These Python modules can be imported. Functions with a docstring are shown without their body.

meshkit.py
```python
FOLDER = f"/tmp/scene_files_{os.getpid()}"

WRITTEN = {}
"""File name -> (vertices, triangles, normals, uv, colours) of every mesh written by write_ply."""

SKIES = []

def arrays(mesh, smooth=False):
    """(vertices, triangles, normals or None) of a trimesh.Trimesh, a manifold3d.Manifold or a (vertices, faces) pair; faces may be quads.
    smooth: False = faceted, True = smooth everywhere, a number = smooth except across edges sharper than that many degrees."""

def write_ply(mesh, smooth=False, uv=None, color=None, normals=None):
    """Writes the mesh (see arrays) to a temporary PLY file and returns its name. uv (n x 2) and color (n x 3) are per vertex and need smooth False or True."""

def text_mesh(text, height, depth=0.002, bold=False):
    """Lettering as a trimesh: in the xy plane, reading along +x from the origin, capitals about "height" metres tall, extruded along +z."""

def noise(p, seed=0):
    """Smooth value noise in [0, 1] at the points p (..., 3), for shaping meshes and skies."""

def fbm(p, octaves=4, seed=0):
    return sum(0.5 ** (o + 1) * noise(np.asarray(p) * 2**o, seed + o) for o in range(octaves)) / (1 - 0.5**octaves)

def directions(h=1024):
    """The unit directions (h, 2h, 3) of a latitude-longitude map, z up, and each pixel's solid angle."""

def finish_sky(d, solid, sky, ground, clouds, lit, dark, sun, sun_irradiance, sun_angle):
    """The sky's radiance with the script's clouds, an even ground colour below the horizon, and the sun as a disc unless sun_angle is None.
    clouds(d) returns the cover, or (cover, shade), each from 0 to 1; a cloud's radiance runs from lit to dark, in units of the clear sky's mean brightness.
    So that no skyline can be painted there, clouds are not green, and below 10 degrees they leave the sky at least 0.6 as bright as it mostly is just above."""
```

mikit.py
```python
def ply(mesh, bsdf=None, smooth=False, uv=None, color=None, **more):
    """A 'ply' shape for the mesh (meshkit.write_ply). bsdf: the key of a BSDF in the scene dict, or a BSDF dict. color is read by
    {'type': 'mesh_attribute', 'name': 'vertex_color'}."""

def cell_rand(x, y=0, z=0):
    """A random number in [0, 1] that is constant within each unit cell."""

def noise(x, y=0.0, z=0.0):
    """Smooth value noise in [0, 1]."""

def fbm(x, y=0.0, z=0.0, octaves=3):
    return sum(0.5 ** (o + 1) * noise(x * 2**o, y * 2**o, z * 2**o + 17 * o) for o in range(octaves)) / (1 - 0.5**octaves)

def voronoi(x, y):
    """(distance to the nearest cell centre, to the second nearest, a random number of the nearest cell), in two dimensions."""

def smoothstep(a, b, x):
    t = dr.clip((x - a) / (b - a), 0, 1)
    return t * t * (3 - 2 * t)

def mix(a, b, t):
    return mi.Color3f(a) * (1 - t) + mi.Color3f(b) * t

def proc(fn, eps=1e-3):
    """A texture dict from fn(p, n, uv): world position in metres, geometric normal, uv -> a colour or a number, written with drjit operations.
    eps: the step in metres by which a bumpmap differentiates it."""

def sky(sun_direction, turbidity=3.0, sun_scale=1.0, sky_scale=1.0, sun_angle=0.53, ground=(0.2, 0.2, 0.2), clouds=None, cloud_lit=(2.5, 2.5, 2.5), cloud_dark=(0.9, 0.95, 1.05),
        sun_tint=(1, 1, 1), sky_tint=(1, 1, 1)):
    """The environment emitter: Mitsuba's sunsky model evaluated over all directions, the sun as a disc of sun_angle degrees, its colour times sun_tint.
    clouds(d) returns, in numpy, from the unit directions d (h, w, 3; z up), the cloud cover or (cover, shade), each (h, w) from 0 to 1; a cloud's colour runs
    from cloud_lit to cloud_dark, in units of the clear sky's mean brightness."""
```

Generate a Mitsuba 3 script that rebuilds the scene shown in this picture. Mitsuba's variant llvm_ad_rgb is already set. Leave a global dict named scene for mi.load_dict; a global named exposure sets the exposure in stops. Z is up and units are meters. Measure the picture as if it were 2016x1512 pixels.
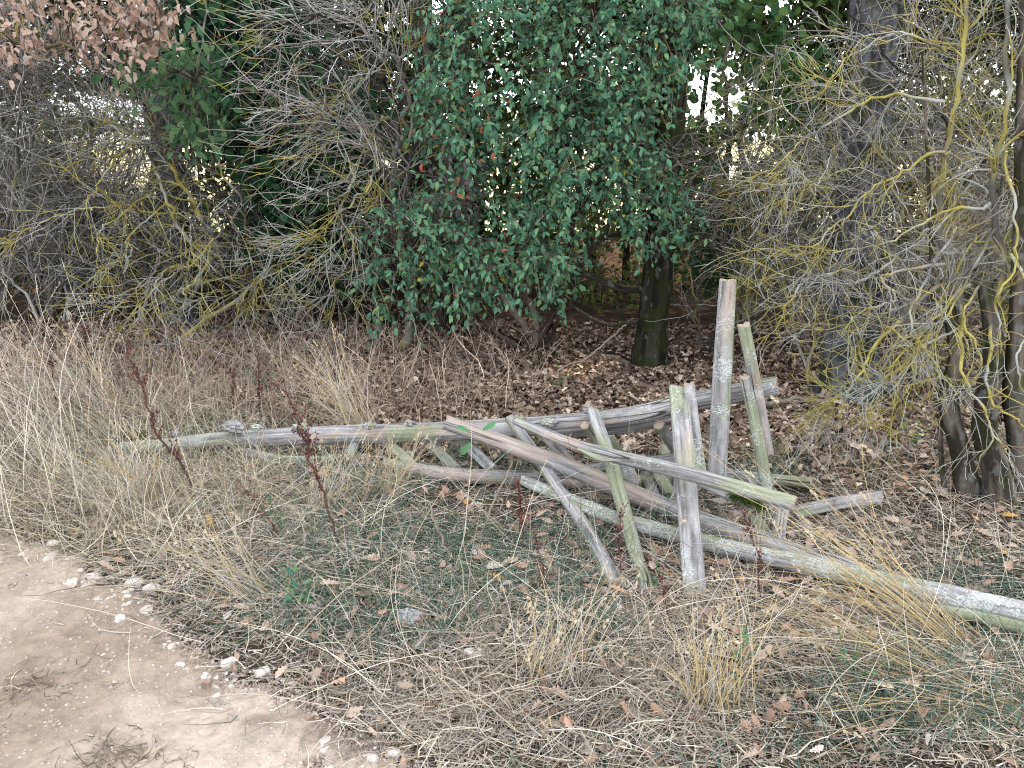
import math
import numpy as np, trimesh, shapely, drjit as dr, mitsuba as mi, mikit, meshkit
from mikit import noise, fbm, voronoi, smoothstep, mix, proc, cell_rand

T = mi.ScalarTransform4f
scene, labels = {}, {}
# ---------------------------------------------------------------- camera, sky, exposure
CAM_H, PITCH, HFOV = 1.60, math.radians(17.0), 65.0
CP, SP = math.cos(PITCH), math.sin(PITCH)
scene['camera'] = {'type': 'perspective', 'fov': HFOV, 'fov_axis': 'x', 'near_clip': 0.05, 'far_clip': 3000.0,
                   'to_world': T().look_at(origin=[0, 0, CAM_H], target=[0, CP, CAM_H - SP], up=[0, 0, 1])}
SUN = (0.42, 0.70, 0.66)
scene['sky'] = mikit.sky(SUN, turbidity=4, sun_scale=0.8, sun_angle=1.2, sky_tint=(1.02, 1.0, 0.98), ground=(0.25, 0.22, 0.18),
                         clouds=lambda d: 0.7 + 0.0 * d[..., 2])
exposure = 3.8

# ---------------------------------------------------------------- helpers
FPX = 1008 / math.tan(math.radians(HFOV / 2))


def ray(x, y):
    u, v = (x - 1008) / FPX, (756 - y) / FPX
    return np.array([u, CP + v * SP, -SP + v * CP])


def at(x, y, Y):
    """the point at distance Y from the camera's foot, seen where the photograph shows (x, y)"""
    d = ray(x, y)
    return d * (Y / d[1]) + [0, 0, CAM_H]


def gnd(x, y, z=0.0):
    d = ray(x, y)
    return d * ((z - CAM_H) / d[2]) + [0, 0, CAM_H]


def pix(p):
    p = np.asarray(p, float)
    q = p - [0, 0, CAM_H]
    w = q[..., 1] * CP - q[..., 2] * SP
    return np.stack([1008 + FPX * q[..., 0] / w, 756 - FPX * (q[..., 1] * SP + q[..., 2] * CP) / w], -1)


def unit(v):
    return v / (np.linalg.norm(v, axis=-1, keepdims=True) + 1e-12)


TRACK = np.array([(-9.5, 9.0), (-6.0, 6.0), *[tuple(gnd(*q)[:2]) for q in ((-160, 960), (-20, 1035), (110, 1085), (230, 1150), (320, 1215), (400, 1300), (540, 1345), (650, 1420), (790, 1515))],
                  (0.25, 1.15), (1.2, 0.2), (3.0, -1.5), (6, -4), (3, -7.5), (0.5, -4.5), (-2.2, -1.6), (-5.0, 1.6), (-9.0, 5.2), (-12.0, 8.0)])
TRACK_POLY = shapely.Polygon(TRACK)


def height(x, y):
    p = np.stack([x, y, np.zeros_like(x)], -1)
    h = 0.10 * (meshkit.fbm(p * 0.7, 3, 5) - 0.5) + 0.05 * (meshkit.noise(p * 3.3, 8) - 0.5)
    return h


def trackness(x, y, soft=0.12):
    """1 on the track, 0 a little way off it"""
    pts = shapely.points(np.ravel(x), np.ravel(y))
    d = shapely.distance(TRACK_POLY, pts)
    ins = shapely.contains_xy(TRACK_POLY, np.ravel(x), np.ravel(y))
    e = np.where(ins, -shapely.distance(TRACK_POLY.exterior, pts), d).reshape(np.shape(x))
    return e


def gz(x, y):
    return height(np.asarray(x, float), np.asarray(y, float))


class MB:
    """collects vertices, faces, colours (and uv) and makes one mesh of them"""

    def __init__(self):
        self.v, self.f, self.c, self.u, self.n = [], [], [], [], 0

    def add(self, v, f, c=None, uv=None):
        v = np.asarray(v, float).reshape(-1, 3)
        self.v.append(v)
        self.f.append(np.asarray(f, int).reshape(-1, 3) + self.n)
        self.c.append(np.broadcast_to(np.asarray(c if c is not None else (0.5, 0.5, 0.5), float), v.shape))
        if uv is not None:
            self.u.append(uv)
        self.n += len(v)
        return self

    def ply(self, bsdf, smooth=False, colour=True):
        m = trimesh.Trimesh(np.vstack(self.v), np.vstack(self.f), process=False)
        return mikit.ply(m, bsdf, smooth=smooth, color=np.clip(np.vstack(self.c), 0, 1) if colour else None, uv=np.vstack(self.u) if self.u else None)


COUNT = {}


def name(key):
    n = COUNT.get(key, 0)
    COUNT[key] = n + 1
    return key if n == 0 else f'{key}_{n:03d}'


def put(key, shape, label=None, category=None, group=None, kind=None):
    key = name(key)
    scene[key] = shape
    tag(key, label, category, group, kind)
    return key


def tag(key, label=None, category=None, group=None, kind=None):
    d = {k: v for k, v in dict(label=label, category=category, group=group, kind=kind).items() if v}
    if d:
        labels[key] = d


def spline(ctrl, n):
    """n points of a Catmull-Rom curve through ctrl (k, m)"""
    c = np.asarray(ctrl, float)
    c = np.vstack([2 * c[0] - c[1], c, 2 * c[-1] - c[-2]])
    t = np.linspace(0, len(c) - 3 - 1e-9, n)
    i = np.floor(t).astype(int)
    s = (t - i)[:, None]
    a, b, d, e = c[i], c[i + 1], c[i + 2], c[i + 3]
    return 0.5 * (2 * b + (d - a) * s + (2 * a - 5 * b + 4 * d - e) * s ** 2 + (3 * b - a - 3 * d + e) * s ** 3)


def tubes(pts, rad, sides=3, col=None):
    """(N, n, 3) polylines with radii (N, n) as open tubes; col (N, n, 3)"""
    N, n, _ = pts.shape
    t = unit(np.gradient(pts, axis=1))
    ref = np.where(np.abs(t[..., 2:]) < 0.8, [0, 0, 1.0], [1.0, 0, 0])
    ref = ref[:, :1] * np.ones((1, n, 1))
    a = unit(np.cross(t, ref))
    b = np.cross(t, a)
    ang = np.arange(sides) * 2 * np.pi / sides
    v = pts[:, :, None] + rad[:, :, None, None] * (np.cos(ang)[:, None] * a[:, :, None] + np.sin(ang)[:, None] * b[:, :, None])
    i, j = np.meshgrid(np.arange(n - 1), np.arange(sides), indexing='ij')
    q = np.stack([i * sides + j, i * sides + (j + 1) % sides, (i + 1) * sides + (j + 1) % sides, (i + 1) * sides + j], -1).reshape(-1, 4)
    tri = np.vstack([q[:, [0, 1, 2]], q[:, [0, 2, 3]]])
    f = (tri[None] + (np.arange(N) * n * sides)[:, None, None]).reshape(-1, 3)
    c = None if col is None else np.repeat(np.broadcast_to(col, pts.shape)[:, :, None], sides, axis=2).reshape(-1, 3)
    return v.reshape(-1, 3), f, c


def ribbons(pts, wid, col, rng, flat=None):
    """(N, n, 3) polylines as flat blades of widths (N, n)"""
    N, n, _ = pts.shape
    t = unit(np.gradient(pts, axis=1))
    side = unit(np.cross(t, rng.normal(0, 1, (N, 1, 3)) + (0 if flat is None else flat)))
    v = np.stack([pts - side * wid[..., None] / 2, pts + side * wid[..., None] / 2], 2).reshape(-1, 3)
    i = np.arange(n - 1)
    tri = np.vstack([np.stack([2 * i, 2 * i + 1, 2 * i + 3], 1), np.stack([2 * i, 2 * i + 3, 2 * i + 2], 1)])
    f = (tri[None] + (np.arange(N) * 2 * n)[:, None, None]).reshape(-1, 3)
    return v, f, np.repeat(np.broadcast_to(col, pts.shape), 2, axis=1).reshape(-1, 3)


def grow(rng, pos, d, L, n, wander, trop=(0, 0, 0)):
    pts = np.empty((len(pos), n + 1, 3))
    pts[:, 0], d = pos, unit(d)
    drift = rng.normal(0, wander * 0.5 + .03, (len(pos), 3))
    for i in range(n):
        d = unit(d + rng.normal(0, wander, d.shape) + drift + np.asarray(trop))
        pts[:, i + 1] = pts[:, i] + d * (L / n)[:, None]
    return pts


def spawn(rng, pts, rad, per, t0=0.1, t1=1.0, ang=(0.4, 1.0)):
    """per branches on each of (N, n, 3): positions, directions, radii there, how far along"""
    N, n, _ = pts.shape
    k = np.repeat(np.arange(N), per)
    t = rng.uniform(t0, t1, len(k)) * (n - 1) * 0.9999
    i = np.floor(t).astype(int)
    s = (t - i)[:, None]
    p = pts[k, i] * (1 - s) + pts[k, i + 1] * s
    d = unit(pts[k, i + 1] - pts[k, i])
    q = unit(np.cross(d, rng.normal(0, 1, d.shape)))
    a = rng.uniform(*ang, len(k))[:, None]
    r = rad[k, i] * (1 - s[:, 0]) + rad[k, i + 1] * s[:, 0]
    return p, unit(np.cos(a) * d + np.sin(a) * q), r, t / (n - 1)


def lerp(a, b, n):
    return np.asarray(a)[:, None] + (np.asarray(b) - np.asarray(a))[:, None] * np.linspace(0, 1, n)[None]


def place(tv, tf, pos, fwd, nrm, size, col):
    """copies of a template (x across, y along, z up) at pos with its y along fwd and z about nrm"""
    y = unit(fwd)
    x = unit(np.cross(y, nrm))
    z = np.cross(x, y)
    s = np.broadcast_to(np.asarray(size, float), (len(pos),))[:, None, None]
    v = pos[:, None] + s * (tv[None, :, :1] * x[:, None] + tv[None, :, 1:2] * y[:, None] + tv[None, :, 2:] * z[:, None])
    f = (tf[None] + (np.arange(len(pos)) * len(tv))[:, None, None]).reshape(-1, 3)
    return v.reshape(-1, 3), f, np.repeat(np.broadcast_to(col, pos.shape), len(tv), axis=0)


def frame(pos, fwd, nrm, size):
    y = unit(np.asarray(fwd, float))
    x = unit(np.cross(y, nrm))
    m = np.eye(4)
    m[:3, 0], m[:3, 1], m[:3, 2], m[:3, 3] = x * size, y * size, np.cross(x, y) * size, pos
    return T(m)


def strip_leaf(ys, ws, fold=0.12, bend=0.15, curl=0.0):
    """a leaf from its half widths ws at ys along the midrib; folded, bent, its rims curled"""
    ys, ws = np.asarray(ys, float), np.asarray(ws, float)
    zs = -bend * ys ** 2
    mid = np.stack([0 * ys, ys, zs], 1)
    L = np.stack([-ws, ys + 0.25 * ws * 0.3, zs + fold * ws + curl * ws ** 2], 1)
    R = np.stack([ws, ys + 0.25 * ws * 0.3, zs + fold * ws + curl * ws ** 2], 1)
    n = len(ys)
    v = np.vstack([mid, L, R])
    f = []
    for i in range(n - 1):
        f += [[i, i + 1, n + i + 1], [i, n + i + 1, n + i], [i, 2 * n + i + 1, i + 1], [i, 2 * n + i, 2 * n + i + 1]]
    return v, np.array([t for t in f if np.linalg.norm(np.cross(v[t[1]] - v[t[0]], v[t[2]] - v[t[0]])) > 1e-9])


OVATE = strip_leaf([0, .12, .4, .75, 1], [0, .13, .24, .15, 0], .25, .18)
ROUND = strip_leaf([0, .1, .45, .8, 1], [0, .28, .45, .3, 0], .15, .15)
QUADLEAF = strip_leaf([0, .45, 1], [0, .3, 0], .3, .2)
OAK = [strip_leaf([0, .12, .2, .3, .4, .5, .6, .7, .8, .9, 1], np.array([.015, .03, .13, .10, .24, .15, .32, .19, .27, .13, 0]) * (0.75 + .06 * k), f, b, c)
       for k, (f, b, c) in enumerate(((.3, .5, .9), (-.25, .2, 1.6), (.1, -.4, -1.6), (.5, .9, 2.6), (-.1, .15, .6), (.6, -.7, 1.8), (-.5, .6, -1.5), (.9, .3, .4)))]
CRUMPLE = strip_leaf([0, .2, .45, .75, 1], [.03, .26, .17, .3, 0], .35, .4, .9)
CURLED = strip_leaf([0, .15, .35, .55, .8, 1], [.03, .2, .28, .22, .3, 0], .5, .7, 1.4)


def curve_log(ctrl, radii, sides=16, rings=40, rough=0.06, seed=0, k=0, flat=None, caps=True, knots=0.0):
    """A log or trunk (or, with flat = (half width, half thickness, facing), a rounded board) along a curve. uv: metres, u carrying 10 * k as the piece's number."""
    P = spline(ctrl, rings)
    R = np.interp(np.linspace(0, 1, rings), np.linspace(0, 1, len(radii)), radii)
    t = unit(np.gradient(P, axis=0))
    ref = np.asarray(flat[2], float) if flat else np.array([0.3, -1, 0.2])
    ref = np.where(np.abs(unit(ref) @ t[len(t) // 2]) > 0.95, [1.0, 0, 0], ref)
    a = unit(np.cross(t, ref))
    b = np.cross(t, a)
    ang = np.arange(sides + 1) * 2 * np.pi / sides
    if flat:
        e = 0.35
        cs, sn = np.sign(np.cos(ang)) * np.abs(np.cos(ang)) ** e * flat[0], np.sign(np.sin(ang)) * np.abs(np.sin(ang)) ** e * flat[1]
        rad = (R / R.max())[:, None]
        cs, sn = cs[None] * rad, sn[None] * (rad * 0 + 1)
    else:
        cs, sn = np.cos(ang)[None] * R[:, None], np.sin(ang)[None] * R[:, None]
    s = np.concatenate([[0], np.cumsum(np.linalg.norm(np.diff(P, axis=0), axis=1))])
    q = np.stack([np.broadcast_to(np.cos(ang)[None] * 1.5, cs.shape), np.broadcast_to(np.sin(ang)[None] * 1.5, cs.shape), np.broadcast_to(s[:, None] * 4 + seed * 7.7, cs.shape)], -1)
    d = 1 + rough * 2 * (meshkit.fbm(q, 3, seed) - 0.5) + knots * np.clip(meshkit.noise(q * [1, 1, 2.0], seed + 3) - 0.75, 0, 1) * 4
    cs, sn = cs * d, sn * d
    v = P[:, None] + cs[..., None] * a[:, None] + sn[..., None] * b[:, None]
    uv = np.stack([np.broadcast_to(ang[None] * (R.mean() if not flat else (flat[0] + flat[1]) * 0.64) + 10 * k, cs.shape), np.broadcast_to(s[:, None], cs.shape)], -1)
    m = sides + 1
    i, j = np.meshgrid(np.arange(rings - 1), np.arange(sides), indexing='ij')
    f = np.stack([i * m + j, i * m + j + 1, (i + 1) * m + j + 1, (i + 1) * m + j], -1).reshape(-1, 4)
    f = np.vstack([f[:, [0, 1, 2]], f[:, [0, 2, 3]]])
    for r, o in ((0, -1), (rings - 1, 1)):      # uneven ends
        w = meshkit.noise(np.column_stack([cs[r] * 70, sn[r] * 70, 0 * ang + seed]), seed)
        w[-1] = w[0]
        v[r] += o * t[r] * (w[:, None] - .5) * .022
    mb = MB().add(v, f, uv=uv.reshape(-1, 2))
    if caps:
        for r, o in ((0, -1), (rings - 1, 1)):
            ring = v[r, :-1]
            mid = ring.mean(0)
            inner = mid + (ring - mid) * 0.9 + t[r] * o * 0.006
            cv = np.vstack([ring, inner, [mid + t[r] * o * 0.005]])
            jj = np.arange(sides)
            k2 = (jj + 1) % sides
            cf = np.vstack([np.stack([jj, k2, sides + k2], 1), np.stack([jj, sides + k2, sides + jj], 1), np.stack([sides + jj, sides + k2, jj * 0 + 2 * sides], 1)])
            cf = cf if o > 0 else cf[:, ::-1]
            cu = np.stack([np.full(len(cv), 10 * k + 7.0), np.concatenate([np.full(sides, .0), np.full(sides, .005), [.04]])], 1)
            mb.add(cv, cf, uv=cu)
    return mb


# ---------------------------------------------------------------- materials
VC = {'type': 'mesh_attribute', 'name': 'vertex_color'}
scene['bark_tone'] = {'type': 'twosided', 'bsdf': {'type': 'diffuse', 'reflectance': VC}}
scene['leaf_tone'] = {'type': 'principledthin', 'base_color': VC, 'roughness': 0.35, 'spec_trans': 0.0, 'diff_trans': 0.7, 'eta': 1.45}
scene['straw_tone'] = {'type': 'twosided', 'bsdf': {'type': 'diffuse', 'reflectance': VC}}
scene['litter_tone'] = {'type': 'twosided', 'bsdf': {'type': 'diffuse', 'reflectance': VC}}


def piece(uv):
    k = dr.floor(uv.x / 10)
    return k, uv.x - 10 * k, uv.y


def wood_colour(lichen_at, green_at):
    def fn(p, n, uv):
        k, u, v = piece(uv)
        r = cell_rand(k, 3)
        grain = 0.7 * fbm(u * 150, v * 6, k * 3.1, 3) + 0.3 * fbm(u * 240, v * 30, k, 2)
        c = mix((0.17, 0.165, 0.165), (0.47, 0.46, 0.465), smoothstep(0.22, 0.72, grain)) * (0.55 + 0.6 * fbm(u * 8, v * 3.5, k + 50, 3))
        c = mix(c, mi.Color3f(0.42, 0.32, 0.26) * (0.6 + 0.8 * grain), 0.5 * smoothstep(0.60 + green_at, 0.72 + green_at, fbm(u * 14, v * 3.3, k + 5, 3)))
        g = smoothstep(0.44, 0.66, fbm(u * 9, v * 2.6, k + 9, 3) + green_at + 0.14 * (r - 0.5))
        c = mix(c, mi.Color3f(0.25, 0.28, 0.155) * (0.6 + 0.8 * grain), 0.68 * g)
        crack = smoothstep(0.030, 0.008, dr.abs(noise(u * 42, v * 0.9, k + 2) - 0.5)) * smoothstep(0.45, 0.6, noise(u * 20, v * 2.0, k + 31))
        c = mix(c, mi.Color3f(0.04, 0.035, 0.03), crack * 0.9)
        li = smoothstep(0.60, 0.70, fbm(p.x * 190, p.y * 190, p.z * 190, 3) * 0.55 + 0.45 * fbm(p.x * 11, p.y * 11, p.z * 11 + 3, 3) + lichen_at + 0.06 * (r - 0.5))
        c = mix(c, mix((0.42, 0.47, 0.45), (0.62, 0.65, 0.65), noise(p.x * 200, p.y * 200, p.z * 200)), li * 0.8)
        end = smoothstep(6.5, 6.9, u)  # sawn ends
        ringed = 0.75 + 0.35 * noise(v * 500, k) * noise(p.x * 90, p.y * 90, p.z * 90)
        return mix(c, mi.Color3f(0.40, 0.33, 0.27) * ringed, end)
    return fn


def wood_relief(p, n, uv):
    k, u, v = piece(uv)
    crack = smoothstep(0.045, 0.0, dr.abs(noise(u * 42, v * 0.9, k + 2) - 0.5)) * smoothstep(0.45, 0.6, noise(u * 20, v * 2.0, k + 31))
    return 0.0022 * fbm(u * 150, v * 5, k * 3.1, 3) + 0.0015 * fbm(p.x * 75, p.y * 75, p.z * 75, 2) - 0.004 * crack


for key, li, gr in (('weathered_wood', 0.0, -0.03), ('lichen_wood', 0.06, 0.0), ('crusted_wood', 0.13, 0.16), ('green_wood', 0.0, 0.07), ('pale_wood', -0.04, -0.12)):
    scene[key] = {'type': 'bumpmap', 'arbitrary': proc(wood_relief, 5e-4), 'scale': 1.0,
                  'bsdf': {'type': 'diffuse', 'reflectance': proc(wood_colour(li, gr))}}


def bark_fn(dark, light, moss):
    def fn(p, n, uv):
        k, u, v = piece(uv)
        f = fbm(u * 26, v * 3.5 + noise(u * 8, v * 4) * 1.5, k, 3)
        c = mix(dark, light, smoothstep(0.3, 0.7, f))
        c = mix(c, mi.Color3f(0.22, 0.24, 0.23), 0.4 * smoothstep(0.60, 0.68, fbm(p.x * 30, p.y * 30, p.z * 16, 3)))
        m = smoothstep(0.45, 0.62, fbm(p.x * 9, p.y * 9, p.z * 6, 3) + moss)
        return mix(c, mi.Color3f(0.03, 0.036, 0.014), 0.75 * m)
    return fn


def bark_relief(p, n, uv):
    k, u, v = piece(uv)
    return 0.012 * fbm(u * 26, v * 3.5 + noise(u * 8, v * 4) * 1.5, k, 3) + 0.004 * fbm(p.x * 60, p.y * 60, p.z * 60, 2)


for key, d, l, ms in (('grey_bark', (0.035, 0.035, 0.037), (0.13, 0.135, 0.145), 0.0), ('mossy_bark', (0.018, 0.016, 0.013), (0.06, 0.054, 0.045), 0.04), ('brown_bark', (0.045, 0.038, 0.032), (0.16, 0.135, 0.115), -0.02)):
    scene[key] = {'type': 'bumpmap', 'arbitrary': proc(bark_relief, 1e-3), 'scale': 1.0, 'bsdf': {'type': 'diffuse', 'reflectance': proc(bark_fn(d, l, ms))}}


def stone_fn(p, n, uv):
    c = mix((0.42, 0.37, 0.33), (0.66, 0.61, 0.56), fbm(p.x * 14, p.y * 14, p.z * 14, 3))
    return mix(c, mi.Color3f(0.40, 0.29, 0.22), 0.5 * smoothstep(0.5, 0.75, fbm(p.x * 40, p.y * 40, p.z * 40 + 9, 3)))


def grey_stone_fn(p, n, uv):
    c = mix((0.27, 0.27, 0.29), (0.52, 0.51, 0.53), fbm(p.x * 22, p.y * 22, p.z * 22, 4))
    return mix(c, mi.Color3f(0.20, 0.19, 0.19), smoothstep(0.02, 0.0, dr.abs(noise(p.x * 15, p.y * 15, p.z * 30) - 0.5)) * .7)


scene['pale_stone'] = {'type': 'bumpmap', 'arbitrary': proc(lambda p, n, uv: 0.004 * fbm(p.x * 90, p.y * 90, p.z * 90, 3), 1e-3), 'scale': 1.0, 'bsdf': {'type': 'diffuse', 'reflectance': proc(stone_fn)}}
scene['grey_stone'] = {'type': 'diffuse', 'reflectance': proc(grey_stone_fn)}


def soil_fn(p, n, uv):
    a = fbm(p.x * 5, p.y * 5, 0, 4)
    b = fbm(p.x * 60, p.y * 60, 0, 2)
    wood = smoothstep(3.6, 4.6, p.y + 0.8 * (noise(p.x * 1.1, p.y * 1.1) - 0.5) + 0.25 * dr.minimum(p.x, 1.5))
    c = mix(mix((0.028, 0.025, 0.02), (0.09, 0.078, 0.06), a), mix((0.03, 0.022, 0.017), (0.10, 0.07, 0.052), a), wood)
    return c * (0.6 + 0.8 * b)


def track_fn(p, n, uv):
    a = fbm(p.x * 2.2, p.y * 2.2, 0, 4)
    b = fbm(p.x * 45, p.y * 45, 0, 3)
    c = mix((0.30, 0.235, 0.185), (0.46, 0.38, 0.315), smoothstep(0.3, 0.7, a)) * (0.8 + 0.4 * fbm(p.x * 11, p.y * 11, 3, 3))
    d, d2, r = voronoi(p.x * 55, p.y * 55)
    e, e2, r2 = voronoi(p.x * 130, p.y * 130)
    c = c * (0.78 + 0.4 * b)
    c = mix(c, mi.Color3f(0.66, 0.60, 0.54) * (0.7 + 0.4 * r), smoothstep(0.36, 0.2, d) * smoothstep(0.86, 0.9, r) * 0.6)
    c = mix(c, mi.Color3f(0.60, 0.54, 0.48) * (0.6 + 0.5 * r2), smoothstep(0.4, 0.2, e) * smoothstep(0.55, 0.9, r2) * 0.5)
    return mix(c, mi.Color3f(0.13, 0.10, 0.08), 0.6 * smoothstep(0.60, 0.74, fbm(p.x * 3.1 + 4, p.y * 3.1, 2, 4)))


def track_relief(p, n, uv):
    d, d2, r = voronoi(p.x * 55, p.y * 55)
    e, e2, r2 = voronoi(p.x * 130, p.y * 130)
    return 0.006 * smoothstep(0.42, 0.1, d) * smoothstep(0.84, 0.9, r) + 0.003 * smoothstep(0.45, 0.1, e) * smoothstep(0.5, 0.7, r2) + 0.022 * fbm(p.x * 22, p.y * 22, 0, 4)


scene['soil'] = {'type': 'bumpmap', 'arbitrary': proc(lambda p, n, uv: 0.02 * fbm(p.x * 40, p.y * 40, 0, 3), 2e-3), 'scale': 1.0, 'bsdf': {'type': 'diffuse', 'reflectance': proc(soil_fn)}}
scene['track_dirt'] = {'type': 'bumpmap', 'arbitrary': proc(track_relief, 1e-3), 'scale': 1.0, 'bsdf': {'type': 'diffuse', 'reflectance': proc(track_fn)}}
scene['field_grass'] = {'type': 'diffuse', 'reflectance': proc(lambda p, n, uv: mix((0.52, 0.48, 0.37), (0.40, 0.42, 0.27), smoothstep(0.3, 0.7, fbm(p.x * 0.15, p.y * 0.15, 0, 4))) * (0.7 + 0.6 * fbm(p.x * 6, p.y * 6, 0, 2)))}

# ---------------------------------------------------------------- the ground
gx = np.unique(np.concatenate([np.linspace(-600, -12, 14), np.linspace(-12, -4, 41), np.linspace(-4, 4, 181), np.linspace(4, 12, 41), np.linspace(12, 600, 14)]))
gy = np.unique(np.concatenate([np.linspace(-300, -8, 8), np.linspace(-8, 0.8, 30), np.linspace(0.8, 8, 170), np.linspace(8, 16, 50), np.linspace(16, 900, 24)]))
X, Y = np.meshgrid(gx, gy, indexing='xy')
Z = height(X, Y) * np.exp(-np.maximum(np.hypot(X, Y - 5) - 14, 0) / 8)
e = trackness(X, Y)
Z = Z - 0.035 * np.clip(-e / 0.25, 0, 1)          # the track is worn a little into the ground
ii, jj = np.meshgrid(np.arange(len(gy) - 1), np.arange(len(gx) - 1), indexing='ij')
q = np.stack([ii * len(gx) + jj, ii * len(gx) + jj + 1, (ii + 1) * len(gx) + jj + 1, (ii + 1) * len(gx) + jj], -1).reshape(-1, 4)
put('ground', mikit.ply((np.stack([X, Y, Z], -1).reshape(-1, 3), q), 'soil', smooth=True), 'brown earth under dry grass and fallen leaves on the verge and below the trees', kind='structure')

tx, ty = np.meshgrid(np.arange(-5, 2.2, 0.017), np.arange(0.9, 6.2, 0.017), indexing='xy')
te = trackness(tx, ty) + 0.10 * (meshkit.fbm(np.stack([tx, ty, 0 * tx], -1) * 7, 3, 2) - 0.5)
tp = np.stack([tx, ty, 0 * tx], -1)
tz = height(tx, ty) - 0.035 * np.clip(-trackness(tx, ty) / 0.25, 0, 1) + 0.004 + 0.010 * np.clip(-te / 0.05, -0.9, 1) + (0.030 * (meshkit.fbm(tp * 9, 4, 4) - 0.5) + 0.012 * (meshkit.fbm(tp * 40, 2, 9) - 0.5)) * np.clip(-te / .1, 0, 1)
tn = tx.shape[1]
ii, jj = np.meshgrid(np.arange(tx.shape[0] - 1), np.arange(tn - 1), indexing='ij')
q = np.stack([ii * tn + jj, ii * tn + jj + 1, (ii + 1) * tn + jj + 1, (ii + 1) * tn + jj], -1).reshape(-1, 4)
q = q[(te.ravel()[q] < 0).any(1)]
far = [g for g in shapely.get_parts(TRACK_POLY.difference(shapely.box(-5, 0.9, 2.176, 6.18))) if g.area > 0.01]
tv, tf = [np.stack([tx, ty, tz], -1).reshape(-1, 3)], [np.vstack([q[:, [0, 1, 2]], q[:, [0, 2, 3]]])]
for g in far:
    v2, f2 = trimesh.creation.triangulate_polygon(g, engine='earcut')
    m2 = trimesh.Trimesh(np.column_stack([v2, 0 * v2[:, 0]]), f2).subdivide_to_size(0.4)
    vv = np.array(m2.vertices)
    vv[:, 2] = height(vv[:, 0], vv[:, 1]) * np.exp(-np.maximum(np.hypot(vv[:, 0], vv[:, 1] - 5) - 14, 0) / 8) - 0.02
    ff = np.array(m2.faces)
    nz = np.cross(vv[ff[:, 1]] - vv[ff[:, 0]], vv[ff[:, 2]] - vv[ff[:, 0]])[:, 2]
    ff[nz < 0] = ff[nz < 0][:, ::-1]
    tf.append(ff + sum(map(len, tv)))
    tv.append(vv)
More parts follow.
